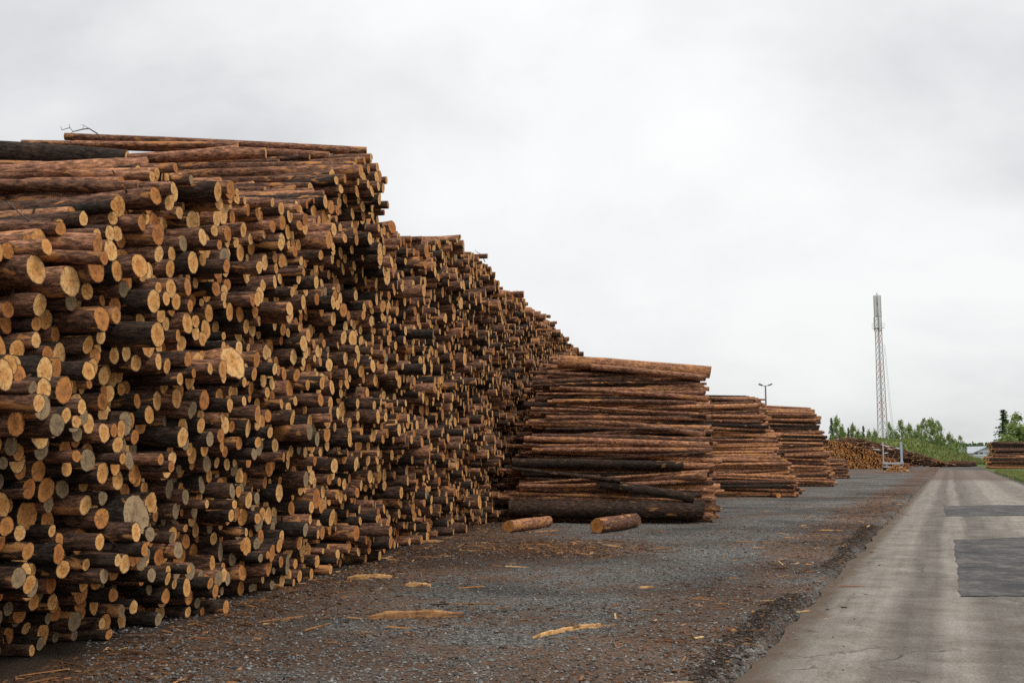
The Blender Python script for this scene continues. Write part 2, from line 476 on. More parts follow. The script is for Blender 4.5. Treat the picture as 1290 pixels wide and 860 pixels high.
us = graded(-4.0, 22, .09, .12, 1.022)
vs_ = np.concatenate((graded(-.7, .25, .04, .05, 1.035),))
verts, lrs = [], []
for u in us:
    for v in vs_:
        p = uv2xy(u, v); z = ground_h(p.x, p.y)
        verts.append((p.x, p.y, z))
        bm_, msk = berm(u, v)
        soil = min(1, bm_ * 20) * msk ** 1.5 * .8
        dface = p.x - stack_face(p.y)
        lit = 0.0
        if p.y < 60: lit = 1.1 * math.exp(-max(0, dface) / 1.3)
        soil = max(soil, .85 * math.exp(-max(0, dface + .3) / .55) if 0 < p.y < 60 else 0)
        lit += .55 * math.exp(-((v + .8) / .8) ** 2)
        hp = at(690, 692); lit += 1.2 * math.exp(-(((p.x - hp.x) / 1.5) ** 2 + ((p.y - hp.y) / 1.6) ** 2))
        if 95 < p.y < 150 and v < 0: lit += .3
        if p.y < 14: lit += .30 * math.exp(-((p.y - 7.0) / 1.9) ** 2) * math.exp(-((p.x + .9) / 2.0) ** 2)
        grass = 1.0 if (v > ROADW + .35 and u > 36) or p.y > 190 else 0.0
        lrs.append((lit, grass, soil))
nu, nv = len(us), len(vs_)
ii, jj = np.meshgrid(np.arange(nu - 1), np.arange(nv - 1), indexing='ij')
q = np.stack([ii * nv + jj, ii * nv + jj + 1, (ii + 1) * nv + jj + 1, (ii + 1) * nv + jj], -1).reshape(-1, 4)[:, ::-1]
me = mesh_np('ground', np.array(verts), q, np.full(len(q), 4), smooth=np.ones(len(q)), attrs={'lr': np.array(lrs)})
props(link('ground', me, M_GROUND), label='dark gravel yard littered with brown bark between the log stacks and the road', kind='structure')

ru = np.concatenate((np.arange(-4, 30, .25), np.geomspace(30, 128, 60)))
rv = np.concatenate(([0, .06, .14, .25], np.linspace(.5, ROADW - .2, 16), [ROADW]))
verts, lcs = [], []
for u in ru:
    e = .09 * fbm(u * .9, 2.2) + .04 * fbm(u * 3.5, 8.)
    for k, v in enumerate(rv):
        vv = v + (e if k < 3 else 0) * (1 - .3 * k)
        p = uv2xy(u, vv)
        verts.append((p.x, p.y, -.035 + .05 * math.sin(math.pi * min(1, v / ROADW)) + .010 * fbm(u * .4, v * .8, 3.)))
        lcs.append((v, u, 0))
nu, nv = len(ru), len(rv)
ii, jj = np.meshgrid(np.arange(nu - 1), np.arange(nv - 1), indexing='ij')
q = np.stack([ii * nv + jj, ii * nv + jj + 1, (ii + 1) * nv + jj + 1, (ii + 1) * nv + jj], -1).reshape(-1, 4)[:, ::-1]
me = mesh_np('road', np.array(verts), q, np.full(len(q), 4), smooth=np.ones(len(q)), attrs={'lc': np.array(lcs)})
props(link('road', me, M_ROAD), label='dusty pale grey road with darker wheel tracks running along the yard', kind='structure')


def road_z(u, v): return -.035 + .05 * math.sin(math.pi * min(1, max(0, v / ROADW))) + .010 * fbm(u * .4, v * .8, 3.)


def patch(corners, label, seed):
    """a repaired rectangle of asphalt lying on the road"""
    (a, b, c, d) = [at(*p) for p in corners]        # near-left, near-right, far-right, far-left
    n = 30; verts = []
    for i in range(n + 1):
        for j in range(n + 1):
            s, t = i / n, j / n
            p = a.lerp(b, s).lerp(d.lerp(c, s), t)
            if i in (0, n) or j in (0, n): p += Vector((fbm(p.x * 2.6, p.y * 2.6, seed, 5), fbm(p.x * 2.6, p.y * 2.6, seed + 5, 5), 0)) * .055
            u, v = xy2uv(p.x, p.y)
            verts.append((p.x, p.y, road_z(u, v) + .009))
    q = [(i * (n + 1) + j, (i + 1) * (n + 1) + j, (i + 1) * (n + 1) + j + 1, i * (n + 1) + j + 1) for i in range(n) for j in range(n)]
    me = bpy.data.meshes.new('asphalt_patch'); me.from_pydata(verts, [], q); me.update()
    props(link('asphalt_patch', me, M_PATCH), label=label, kind='structure')


patch([(1210, 752), (1372, 752), (1330, 677), (1202, 680)], 'large dark square of newer asphalt laid in the near part of the road', 2.)
patch([(1192, 650), (1330, 650), (1310, 636), (1189, 637.5)], 'thin dark strip of newer asphalt across the road beyond the large square', 9.)


# ------------------------------------------------------------------ logs: packing and geometry
def pack(y0, y1, top, rfun, seed, win=2.6, tries=30):
    rng = np.random.default_rng(seed)
    B = .5; nb = int((y1 - y0) / B) + 1
    bins = [[] for _ in range(nb)]
    out = []; fail = 0
    while fail < 26:
        r = rfun(rng)
        c = rng.uniform(y0, y1); ys = np.clip(c + rng.uniform(-win / 2, win / 2, tries), y0 + r, y1 - r)
        b0, b1 = max(0, int((ys.min() - .6 - y0) / B)), min(nb - 1, int((ys.max() + .6 - y0) / B))
        act = np.array([t for k in range(b0, b1 + 1) for t in bins[k]] or [(-1e6, 0, 0)])
        def zz(yy):
            dy = np.abs(yy[:, None] - act[None, :, 0]); R = r + act[None, :, 2]
            h = np.where(dy < R, act[None, :, 1] + np.sqrt(np.maximum(R * R - dy * dy, 0)), r)
            return np.maximum(h.max(1), r)
        tp = top(ys)
        z = zz(ys); ok = z + r < tp
        if not ok.any(): fail += 1; continue
        fail = 0
        z = np.where(ok, z, 1e9); y = ys[z.argmin()]
        for step in (.1, .04, .015):
            yy = np.clip(y + np.linspace(-step, step, 7), y0 + r, y1 - r); y = yy[zz(yy).argmin()]
        zf = zz(np.array([y]))[0]
        if zf + r > top(y): fail += 1; continue
        out.append((y, zf, r)); bk = bins[int((y - y0) / B)]; bk.append((y, zf, r))
        if len(bk) > 48: bk.sort(key=lambda t: -t[1]); bk.pop()
    return np.array(out)


def rlog(mean, sg, lo, hi):
    return lambda g: float(np.clip(math.exp(g.normal(math.log(mean), sg)), lo, hi))


def interp(pts):
    xs, zs = [np.array(c) for c in zip(*pts)]
    return lambda y: np.interp(y, xs, zs)


LOGS = []      # dicts: P (visible end centre), A (axis out of visible end), L, r0, r1, bark, hue, seed, flare, site, lod


def add_log(P, A, L, r0, r1, bark, hue, site, lod, flare=0.0, bend=.015, label=None, force=False, oval=0.0, tilt=None):
    LOGS.append(dict(P=np.array(P, float), A=np.array(Vector(A).normalized(), float), L=L, r0=r0, r1=r1, bark=bark, hue=hue, seed=random.random(),
                     flare=flare, bend=bend, site=site, lod=lod, label=label, force=force, oval=oval, tilt=tilt))


# --- the long stack of log ends on the left: face line direction fd, log axis fa
fd = Vector((.172, 1, 0)).normalized(); fa = Vector((fd.y, -fd.x, 0))
FP = Vector((stack_face(0), 0, 0))
top1 = interp([(5.2, .3), (5.7, 2.2), (7.0, 3.15), (7.8, 3.55), (8.6, 4.1), (9.3, 4.5), (11, 4.65), (12.1, 4.78), (13, 5.1), (14.2, 5.7), (15.3, 6.45), (16.6, 6.85), (17.8, 6.9), (18.3, 6.1), (19.3, 5.9), (21.5, 6.5), (24, 6.5),
               (26.2, 6.55), (27, 6.25), (30, 6.6), (33, 6.45), (36.5, 6.75), (42, 6.6), (47, 6.7), (49.5, 5.2), (50, 1.0)])


def r_main(g):
    x = g.random()
    if x < .007: return float(g.uniform(.12, .16))
    if x < .16: return float(g.uniform(.042, .056))
    return float(np.clip(math.exp(g.normal(math.log(.079), .20)), .05, .112))


near = pack(5.2, 50, top1, r_main, 3)
HUGE = None
HBT = atY(287, 457, 10.35)
for (y, z, r) in near:
    if math.hypot(y - HBT.y, z - HBT.z) < r + .17: continue
    s = y / fd.y
    dn = mn.noise(Vector((y / .95, z / .62, 5.0)))
    dn2 = mn.noise(Vector((y / 1.9, z / .55, 15.0)))
    xe = .36 * dn + .46 * dn2 + RNG.normal(0, .125) - (.3 * RNG.random() if RNG.random() < .2 else 0)
    xe -= .62 * math.exp(-((y - 16.8) / 1.7) ** 2) * min(1, max(0, (z - 4.2) / 1.2))
    if z < 1.5: xe -= .14 + (.22 * (1 - z / 1.5) if y < 12 else 0)
    P = FP + fd * s + fa * xe; P.z = z
    topz = top1(y) - z
    j = 2.6 if topz < .45 else (1.5 if y < 20 else 1.0)
    A = fa + fd * math.radians(RNG.normal(0, j)) + Vector((0, 0, math.radians(RNG.normal(0, j * .55))))
    low = z < 2.0 and y < 13
    x = RNG.random()
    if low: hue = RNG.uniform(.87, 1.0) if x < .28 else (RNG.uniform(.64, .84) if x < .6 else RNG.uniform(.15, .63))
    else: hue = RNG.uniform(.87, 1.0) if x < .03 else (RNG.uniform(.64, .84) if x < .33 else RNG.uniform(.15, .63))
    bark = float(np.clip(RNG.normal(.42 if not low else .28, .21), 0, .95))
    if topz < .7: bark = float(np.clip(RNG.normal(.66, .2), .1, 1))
    if x > .90: bark = RNG.uniform(0, .12)
    lod = 0 if y < 15.5 else (1 if y < 26 else 2)
    L = RNG.uniform(4.3, 5.3)
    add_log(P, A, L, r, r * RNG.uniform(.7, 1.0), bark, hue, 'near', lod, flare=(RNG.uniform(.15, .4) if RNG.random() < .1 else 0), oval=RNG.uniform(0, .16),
            bend=RNG.normal(0, .035))


def fill_side(site, Yf, depth, xr, L, tp, rf, seed, lod, barkm, yaw=2.0, lean=0.0, xj=.18, endhue=(0, .8), a0=(1, -.03, 0), short=0.0, skew=0.0):
    """a stack seen from its side: log axes run along the picture, visible ends on the right"""
    c = pack(Yf, Yf + depth, tp, rf, seed, win=2.5)
    for (y, z, r) in c:
        A = Vector(a0).normalized() + Vector((0, math.radians(RNG.normal(0, yaw)), math.radians(RNG.normal(0, yaw * .7))))
        x = xr + RNG.normal(0, xj) + (lean * z) + skew * (y - Yf)
        bark = float(np.clip(RNG.normal(barkm, .22), 0, 1))
        if RNG.random() < .10: bark = RNG.uniform(0, .14)
        LL = L + RNG.normal(0, .25) - short * z
        P = (x, y + RNG.normal(0, .07), z)
        flip = RNG.random() < .5
        add_log(P, A, LL, r, r * (RNG.uniform(.7, .9) if flip else RNG.uniform(.95, 1.1)), bark, RNG.uniform(*endhue), site, lod, bend=RNG.normal(0, .07))


s4 = fill_side('second', 25.3, 7.5, at(897, 657).x, 5.25, interp([(25.3, .45), (25.6, 1.5), (26.1, 2.7), (26.9, 3.95), (27.6, 4.2), (31, 4.15), (32.8, .6)]), rlog(.058, .34, .034, .15), 8, 1, .70, yaw=2.9, short=.36, xj=.14)
s5 = fill_side('third', 41.0, 7, at(1000, 625).x, 5.0, interp([(41, .4), (41.5, 1.8), (42.6, 4.1), (43.5, 4.35), (47, 4.2), (48, .6)]), rlog(.064, .25, .04, .12), 9, 2, .82, yaw=2.0, lean=-.32)
s6 = fill_side('fourth', 55.5, 7, at(1052, 613).x, 5.2, interp([(55.5, .4), (56.0, 2.2), (57.1, 4.3), (58, 4.55), (61.5, 4.4), (62.5, .6)]), rlog(.064, .25, .04, .12), 10, 2, .78, yaw=2.0, lean=-.10)
s7 = fill_side('fifth', 76.0, 5, atY(1070, 600, 76).x, 5.0, interp([(76, .5), (76.5, 1.45), (80, 1.6), (81, .4)]), rlog(.09, .2, .06, .15), 12, 2, .55)

# loose thin poles lying untidily over the top of the near stack
for k in range(64):
    y = RNG.uniform(9.3, 17.5) if k < 30 else RNG.uniform(18.5, 46)
    r = RNG.uniform(.035, .068); xe = RNG.uniform(-1.3, .1) if k < 30 else RNG.uniform(-.5, .3)
    if 14.5 < y < 18.5: xe -= .8
    P = FP + fd * (y / fd.y) + fa * xe; P.z = float(top1(y)) + r * .6 - .05
    A = fa + fd * math.radians(RNG.normal(0, 6)) + Vector((0, 0, math.radians(RNG.normal(0, 2.0))))
    add_log(P, A, RNG.uniform(3.2, 5), r, r * RNG.uniform(.55, .9), float(np.clip(RNG.normal(.68, .2), 0, 1)), RNG.uniform(0, .8), 'near', 0 if y < 18 else 1, bend=RNG.normal(0, .06))

# --- hand placed logs
def two_pix(p, q, Yp, Yq, r0, r1, bark, hue, label, site='top', lod=0, **kw):
    a, b = atY(p[0], p[1], Yp), atY(q[0], q[1], Yq)
    add_log(a, a - b, (a - b).length, r0, r1, bark, hue, site, lod, label=label, force=True, **kw)


two_pix((300, 183), (27, 180), 15.2, 14.6, .055, .045, .72, .3, 'thin reddish pole laid slantwise across the very top of the near stack')
two_pix((462, 191), (82, 172), 15.9, 15.5, .075, .06, .66, .3, 'long brown log on the skyline of the near stack, ending right of the others')
two_pix((415, 197), (95, 182), 15.7, 15.3, .075, .07, .6, .4, 'brown log lying just under the skyline log of the near stack')
two_pix((160, 203), (-60, 191), 14.4, 14.0, .17, .20, .02, .3, 'thick blackish log along the top edge of the near stack at its near end')
two_pix((186, 210), (-40, 224), 9.4, 8.7, .095, .09, .85, .1, 'reddish topmost log of the nearest corner with its pale round end turned outward')
two_pix((300, 187), (110, 213), 15.0, 14.2, .06, .075, .8, .3, 'orange brown log rising slantwise to cross the thin pole on the near stack')


two_pix((895, 469), (703, 455), 26.9, 27.2, .16, .17, .86, .3, 'thick reddish log sloping down along the very top of the side-on stack', 'second', 1)
two_pix((889, 476), (745, 462), 26.6, 26.9, .085, .09, .8, .3, 'thinner log just in front of the sloping top log of the side-on stack', 'second', 1)
two_pix((782, 605), (645, 590), 25.15, 25.4, .06, .045, .12, .5, 'thin dull pole slanting gently down across the lower left of the side-on stack', 'second', 1)
two_pix((874, 627), (752, 609), 25.05, 25.3, .115, .125, .15, .4, 'thick dark log slanting gently down at the lower right of the side-on stack', 'second', 1)
two_pix((886, 642), (641, 640), 25.1, 25.2, .235, .20, .10, .5, 'stoutest dark log lying along the very foot of the side-on stack', 'second', 1)
two_pix((860, 586), (645, 583), 25.5, 25.6, .10, .13, .05, .4, 'thick blackish log lying level just above the slanting logs of the side-on stack', 'second', 1)
two_pix((893, 561), (660, 552), 25.75, 25.9, .10, .075, .85, .3, 'long light reddish log lying level across the middle of the side-on stack', 'second', 1)
two_pix((335, 193), (112, 203), 14.75, 14.35, .085, .08, .7, .3, 'brown log lying level between the blackish thick log and the skyline poles', 'top')


def ground_log(p, q, r, bark, hue, label):
    a, b = at(*p), at(*q)
    a.z = ground_h(a.x, a.y) + r - .008; b.z = ground_h(b.x, b.y) + r - .008
    add_log(a, a - b, (a - b).length, r, r * .97, bark, hue, 'loose', 0, label=label, force=True, bend=.0)


ground_log((640, 671), (690, 663), .135, .85, .66, 'short reddish log lying loose on the gravel before the second stack, farther from the road')
ground_log((752, 671), (800, 664), .165, .55, .65, 'short brown log lying loose on the gravel with its orange end facing out')
add_log(HBT + fa * .06, fa + Vector((0, -.10, .03)), 3.2, .165, .14, .8, .25, 'near', 0, flare=.25, oval=.45, label='huge pale flared butt end bulging out of the near stack', force=True)

# bearers under the side-on stacks
for (px, py, l) in ((981, 627, 'short orange-ended bearer log under the third stack, its end toward the road'), (1062, 599, 'short orange-ended bearer log under the low small stack')):
    p = at(px, py); p.z = .10
    add_log(p, (.05, -1, 0), 2.2, .10, .10, .6, .7, 'bearer', 1, label=l, force=True)

# ---- geometry of all logs, one vectorised batch per level of detail
LOD = {0: (14, 7), 1: (9, 4), 2: (7, 2)}


def log_batch(items, lod):
    S, G = LOD[lod]; N = len(items)
    rng = np.random.default_rng(100 + lod)
    P = np.array([d['P'] for d in items]); A = np.array([d['A'] for d in items])
    L = np.array([d['L'] for d in items]); r0 = np.array([d['r0'] for d in items]); r1 = np.array([d['r1'] for d in items])
    fl = np.array([d['flare'] for d in items]); bd = np.array([d['bend'] for d in items]); ov = np.array([d['oval'] for d in items])
    U = np.cross(A, np.array([0, 0, 1.0])); U /= np.linalg.norm(U, axis=1, keepdims=True); V = np.cross(U, A)
    t = np.linspace(0, 1, G + 1)
    if G > 3: t = t ** 1.35
    s = t[None, :] * L[:, None]                                               # N,G+1
    th = np.arange(S) / S * 2 * np.pi + rng.uniform(0, 6, (N, 1))
    rad = (r0[:, None] * (1 - t) + r1[:, None] * t) * (1 + fl[:, None] * np.exp(-s / .35))
    lob = np.zeros((N, S))
    for k, a in ((2, .035), (3, .03), (5, .02)):
        lob += a * rng.normal(0, 1, (N, 1)) * np.cos(k * th + rng.uniform(0, 6, (N, 1)))
    phi = rng.uniform(0, np.pi, (N, 1))
    lob += .5 * ov[:, None] * np.cos(2 * (th - phi))
    R = rad[:, :, None] * (1 + lob[:, None, :] + .022 * rng.normal(0, 1, (N, G + 1, S)))
    bphi = rng.uniform(0, 6.3, N)
    bendv = (np.sin(np.pi * t)[None, :] * bd[:, None])
    off = bendv[:, :, None] * (np.cos(bphi)[:, None, None] * U[:, None, :] + np.sin(bphi)[:, None, None] * V[:, None, :])
    C, Sn = np.cos(th), np.sin(th)
    radial = C[:, :, None] * U[:, None, :] + Sn[:, :, None] * V[:, None, :]   # N,S,3
    cen = P[:, None, :] - A[:, None, :] * s[:, :, None] + off
    ring = cen[:, :, None, :] + radial[:, None, :, :] * R[..., None]          # N,G+1,S,3
    tl = rng.normal(0, .09, (N, 1)); tp = rng.uniform(0, 6.3, (N, 1))
    tilt = (tl * np.cos(th - tp))[:, :, None] * A[:, None, :]
    ring[:, 0] += tilt * R[:, 0, :, None]
    inner = P[:, None, :] + radial * (R[:, 0] * .93)[..., None] + tilt * (R[:, 0] * .93)[..., None]
    back = ring[:, -1]
    V_ = np.concatenate([ring.reshape(N, -1, 3), inner, back, inner], 1)       # body rings, inner ring, back disc, front disc
    nb = (G + 1) * S
    lc = np.zeros_like(V_)
    lc[:, :nb, 0] = (R * C[:, None, :]).reshape(N, -1); lc[:, :nb, 1] = (R * Sn[:, None, :]).reshape(N, -1)
    lc[:, :nb, 2] = np.repeat(s, S, axis=1)
    lc[:, nb:nb + S, 0] = R[:, 0] * C; lc[:, nb:nb + S, 1] = R[:, 0] * Sn
    for o in (nb + S, nb + 2 * S):
        lc[:, o:o + S, 0] = C * .95; lc[:, o:o + S, 1] = Sn * .95
    lr = np.array([(d['bark'], d['hue'], d['seed']) for d in items])[:, None, :].repeat(V_.shape[1], 1)
    faces, m, sm = [], [], []
    for i in range(G):
        for k in range(S):
            a, b = i * S + k, i * S + (k + 1) % S
            faces.append((a, b, b + S, a + S)); m.append(0); sm.append(1)
    for k in range(S):
        a, b = k, (k + 1) % S
        faces.append((b, a, nb + a, nb + b)); m.append(0); sm.append(0)
    faces.append(tuple(nb + S + k for k in range(S))); m.append(1); sm.append(0)
    faces.append(tuple(nb + 2 * S + (S - 1 - k) for k in range(S))); m.append(1); sm.append(0)
    return V_, lc, lr, faces, np.array(m), np.array(sm)


BATCH = {}
for l in LOD:
    idx = [i for i, d in enumerate(LOGS) if d['lod'] == l]
    BATCH[l] = (idx, log_batch([LOGS[i] for i in idx], l))

# ---- which logs show largest from the camera
bv, bf, owner = [], [], []; o = 0
for l, (idx, (V_, lc, lr, fc, m, sm)) in BATCH.items():
    N, K = V_.shape[:2]
    bv += V_.reshape(-1, 3).tolist()
    for n in range(N):
        bf += [[i + o for i in f] for f in fc]; owner += [idx[n]] * len(fc); o += K
tree_ = BVHTree.FromPolygons(bv, bf)
hits = np.zeros(len(LOGS)); pos = {}
cam_o = Vector((0, 0, CAMH))
for py in np.arange(160, 860, 2.6):
    for px in np.arange(1, 1100, 2.6):
        if px > 760 and py < 440: continue
        h = tree_.ray_cast(cam_o, ray(px, py).normalized(), 400)
        if h[2] is not None:
            i = owner[h[2]]; hits[i] += 1
            e = pos.setdefault(i, [0, 0]); e[0] += px; e[1] += py
del bv, bf, owner, tree_
forced = [i for i, d in enumerate(LOGS) if d['force']]
order = [int(i) for i in np.argsort(-hits) if not LOGS[int(i)]['force'] and hits[int(i)] > 0]
CHOSEN = forced + order[:300 - len(forced)]
chosen = set(CHOSEN)
HITS = hits; POS = pos

# ---- labels for the single logs
def size_word(d, t):
    return 'slender' if d < t[0] else ('medium' if d < t[1] else ('thick' if d < t[2] else 'stout'))


def end_word(h):
    return 'pale' if h < .3 else ('tan' if h < .62 else ('orange' if h < .855 else 'grey'))


def bark_word(b):
    return 'blackish' if b < .18 else ('dark brown' if b < .42 else ('brown' if b < .62 else 'reddish'))


ORD = ['lowest', 'second up', 'third up', 'fourth up', 'fifth up', 'sixth up', 'seventh up', 'eighth up', 'ninth up', 'tenth up', 'eleventh up', 'twelfth up'] + \
      ['%dth up' % k for k in range(13, 80)]
SITE = {'second': 'side-on stack facing the gravel', 'third': 'third stack back', 'fourth': 'fourth stack back', 'fifth': 'low small stack'}


def make_labels():
    lab = {}; sets = {}
    for i in CHOSEN:
        d = LOGS[i]
        if d['label']: lab[i] = d['label']; continue
        if d['site'] == 'near':
            px, py = pos[i][0] / hits[i], pos[i][1] / hits[i]; z = d['P'][2]
            sz = size_word(d['r0'], (.060, .078, .10))
            tz = top1(d['P'][1])
            h = 'on gravel under' if z < .22 else ('low in' if z < tz * .33 else ('midway up' if z < tz * .66 else ('high in' if tz - z > .4 else 'atop')))
            loc = 'near stack at photo edge' if px < 90 else ('stack left of huge butt' if px < 287 else 'stack right of huge butt')
            k = '%s %s log, %s end, %s %s' % (sz, bark_word(d['bark']), end_word(d['hue']), h, loc)
            sets.setdefault(k, []).append(i)
        else:
            k = '%s log in the front of the %s' % (bark_word(d['bark']), SITE[d['site']])
            sets.setdefault(k, []).append(i)
    for k, v in sets.items():
        if len(v) == 1: lab[v[0]] = k; continue
        v.sort(key=lambda i: -pos[i][1] / hits[i])
        for n, i in enumerate(v):
            o_ = 'topmost such' if n == len(v) - 1 else ('lowest such' if n == 0 else ORD[n].replace(' up', ' such up'))
            lab[i] = k + ', ' + o_
    return lab


LABELS = make_labels()
for _l in LABELS.values():
    if len(_l.split()) > 16: print('LONG', _l)
GRP = {'near': 'logs stacked with their ends to the yard', 'second': 'logs of the side-on stack facing the gravel', 'third': 'logs of the third stack', 'fourth': 'logs of the fourth stack',
       'fifth': 'logs of the low small stack', 'top': 'logs lying on top of the near stack', 'loose': 'loose logs on the gravel', 'bearer': 'bearer logs under the stacks'}

# ---- objects: chosen logs one by one, the rest as one mass
rv_, rl_, rt_, rm_, rs_, rlc, rlr = [], [], [], [], [], [], []; o = 0
for l, (idx, (V_, lc, lr, fc, m, sm)) in BATCH.items():
    S = LOD[l][0]; K = V_.shape[1]
    keep = [n for n in range(len(idx)) if idx[n] not in chosen]
    ft = np.array([len(f) for f in fc]); fl = np.concatenate([np.array(f) for f in fc])
    n = len(keep)
    rv_.append(V_[keep].reshape(-1, 3)); rlc.append(lc[keep].reshape(-1, 3)); rlr.append(lr[keep].reshape(-1, 3))
    rl_.append((fl[None, :] + (np.arange(n) * K)[:, None] + o).ravel()); rt_.append(np.tile(ft, n)); rm_.append(np.tile(m, n)); rs_.append(np.tile(sm, n))
    o += n * K
    bl = np.concatenate([np.array(f) for f in fc[:-1]]); bt = ft[:-1]
    for n in range(len(idx)):
        i = idx[n]
        if i not in chosen: continue
        d = LOGS[i]; c = d['P']
        me = mesh_np('log', V_[n, :K - S] - c, bl, bt, m[:-1], sm[:-1], {'lc': lc[n, :K - S], 'lr': lr[n, :K - S]})
        ob = link('log', me, [BARK, ENDG]); ob.location = c
        props(ob, LABELS[i], 'log', GRP[d['site']])
        me = mesh_np('cut_end', V_[n, K - S:] - c, np.arange(S)[::-1], [S], [0], None, {'lc': lc[n, K - S:], 'lr': lr[n, K - S:]})
        link('cut_end', me, ENDG, ob)
        if l == 0 and d['site'] != 'loose' and random.random() < .4:
            a_ = Vector(d['A']); u_ = a_.cross(Vector((0, 0, 1))).normalized(); w_ = u_.cross(a_)
            for q_ in range(random.choice((1, 1, 2))):
                t_ = random.uniform(-.3, 3.4); dr = (u_ * math.cos(t_) + w_ * math.sin(t_))
                p_ = -a_ * random.uniform(.08, .5) + dr * d['r0'] * .85; ln_ = random.uniform(.04, .11) + d['r0'] * .15; rr_ = random.uniform(.008, .016)
                mb = MB(); mb.tube([p_, p_ + (dr + a_ * random.uniform(-.1, .5)) * ln_], [rr_, rr_ * .8], 6, c=(d['bark'] * .6, .3, random.random()))
                sb = mb.build('branch_stub', BARK, ob)
                at_ = sb.data.attributes.new('lc', 'FLOAT_VECTOR', 'POINT'); at_.data.foreach_set('vector', np.array(mb.v, np.float32).ravel())
me = mesh_np('stacked_logs', np.concatenate(rv_), np.concatenate(rl_), np.concatenate(rt_), np.concatenate(rm_), np.concatenate(rs_), {'lc': np.concatenate(rlc), 'lr': np.concatenate(rlr)})
props(link('stacked_logs', me, [BARK, ENDG]), 'mass of smaller and farther log ends filling the stacks', 'logs', None, 'stuff')
print('LOGS', len(LOGS), 'chosen', len(CHOSEN), 'min hits', hits[CHOSEN[-1]])


def stuff_logs(name, items, label, cat, lod=2):
    V_, lc, lr, fc, m, sm = log_batch(items, lod); K = V_.shape[1]; n = len(items)
    ft = np.array([len(f) for f in fc]); fl = np.concatenate([np.array(f) for f in fc])
    me = mesh_np(name, V_.reshape(-1, 3), (fl[None, :] + (np.arange(n) * K)[:, None]).ravel(), np.tile(ft, n), np.tile(m, n), np.tile(sm, n), {'lc': lc.reshape(-1, 3), 'lr': lr.reshape(-1, 3)})
    return props(link(name, me, [BARK, ENDG]), label, cat, None, 'stuff')


def take(f):
    n = len(LOGS); f(); r = LOGS[n:]; del LOGS[n:]; return r


# ------------------------------------------------------------------ far heaps and stacks
def heapA():
    Y = 137; x0, x1 = atY(1030, 580, Y).x, atY(1148, 580, Y).x
    tp = interp([(x0, 5.2), (atY(1048, 553, Y).x, atY(1048, 553, Y).z), (atY(1075, 556, Y).x, atY(1075, 558, Y).z), (atY(1100, 565, Y).x, atY(1100, 567, Y).z), (atY(1125, 574, Y).x, atY(1125, 577, Y).z), (x1, .35)])
    for (x, z, r) in pack(x0, x1, tp, rlog(.10, .25, .06, .19), 21):
        add_log((x, Y + z * .5 + RNG.normal(0, .25), z), Vector((RNG.normal(-.25, .12), -1, RNG.normal(0, .05))), 3, r, r * .9, float(np.clip(RNG.normal(.55, .2), 0, 1)), RNG.uniform(.5, .9), 'heap', 2)


stuff_logs('pulpwood_heap', take(heapA), 'sloping heap of orange cut pulpwood ends beyond the fourth stack', 'log heap')


def heapB():
    Y = 165
    tp = interp([(atY(1070, 550, Y).x, 4.6), (atY(1095, 556, Y).x, 4.3), (atY(1125, 561, Y).x, 3.4), (atY(1150, 571, Y).x, 2.2), (atY(1172, 580, Y).x, 1.1), (atY(1194, 587, Y).x, .2)])
    x0, x1 = atY(1070, 580, Y).x, atY(1194, 580, Y).x
    for k in range(1500):
        x = RNG.uniform(x0, x1); t = tp(x); dy = RNG.uniform(0, 5); z = min(t, .25 + dy * 1.3) * RNG.uniform(.55, 1)
        sl = -.07 if x < x1 - 6 else -.12
        ln = RNG.uniform(1.6, 3.6)
        A = Vector((1, RNG.normal(0, .5), sl + RNG.normal(0, .10)))
        white = (RNG.random() < .12 and dy > 2 and x > x0 + 4)
        bark = float(np.clip(RNG.normal(.42, .2), 0, .9))
        add_log((x + ln / 2, Y + dy, max(z, .12)), A, ln, RNG.uniform(.06, .15), RNG.uniform(.05, .12), bark, RNG.uniform(.3, 1), 'heap', 2)
        LOGS[-1]['white'] = white


hb_items = take(heapB)
stuff_logs('brushwood_heap', [d for d in hb_items if not d['white']], 'dark sloping heap of old logs and brushwood before the grassy bank', 'log heap')
for d in hb_items:
    if d['white']: d['bark'] = 1.0
wh = [d for d in hb_items if d['white']]
V_, lc, lr, fc, m, sm = log_batch(wh, 2); K = V_.shape[1]; n = len(wh)
ft = np.array([len(f) for f in fc]); fl = np.concatenate([np.array(f) for f in fc])
me = mesh_np('birch_logs', V_.reshape(-1, 3), (fl[None, :] + (np.arange(n) * K)[:, None]).ravel(), np.tile(ft, n), np.tile(m, n), np.tile(sm, n), {'lc': lc.reshape(-1, 3), 'lr': lr.reshape(-1, 3)})
props(link('birch_logs', me, [M_BIRCHT, ENDG]), 'whitish birch logs strewn over the dark heap before the grassy bank', 'birch logs', None, 'stuff')


def far_stack(name, label, Y, depth, pl, pr, ytop, seed, bark, r=(.11, .2), xj=.5):
    def f():
        x0, x1 = atY(pl, 580, Y).x, atY(pr, 580, Y).x; zt = atY(pl, ytop, Y).z
        fill_side('far', Y, depth, x1, x1 - x0, interp([(Y, zt * .4), (Y + .5, zt * .8), (Y + 1.2, zt), (Y + depth, zt)]), rlog(r[0], r[1], .07, .2), seed, 2, bark, yaw=1.2, xj=xj, skew=x0 / Y)
    stuff_logs(name, take(f), label, 'log stack')


far_stack('log_stack', 'low stack of orange barked logs beyond the grass verge right of the road', 137, 4, 1246, 1330, 574.5, 31, .85, (.15, .2), .18)
far_stack('log_stack', 'higher dark stack of logs rising behind the orange one right of the road', 143, 4, 1252, 1335, 556, 32, .30, (.14, .2), .18)
far_stack('log_stack', 'small low dark stack of logs at the far end of the road', 172, 3, 1196, 1228, 580.5, 33, .32, (.12, .2), .2)

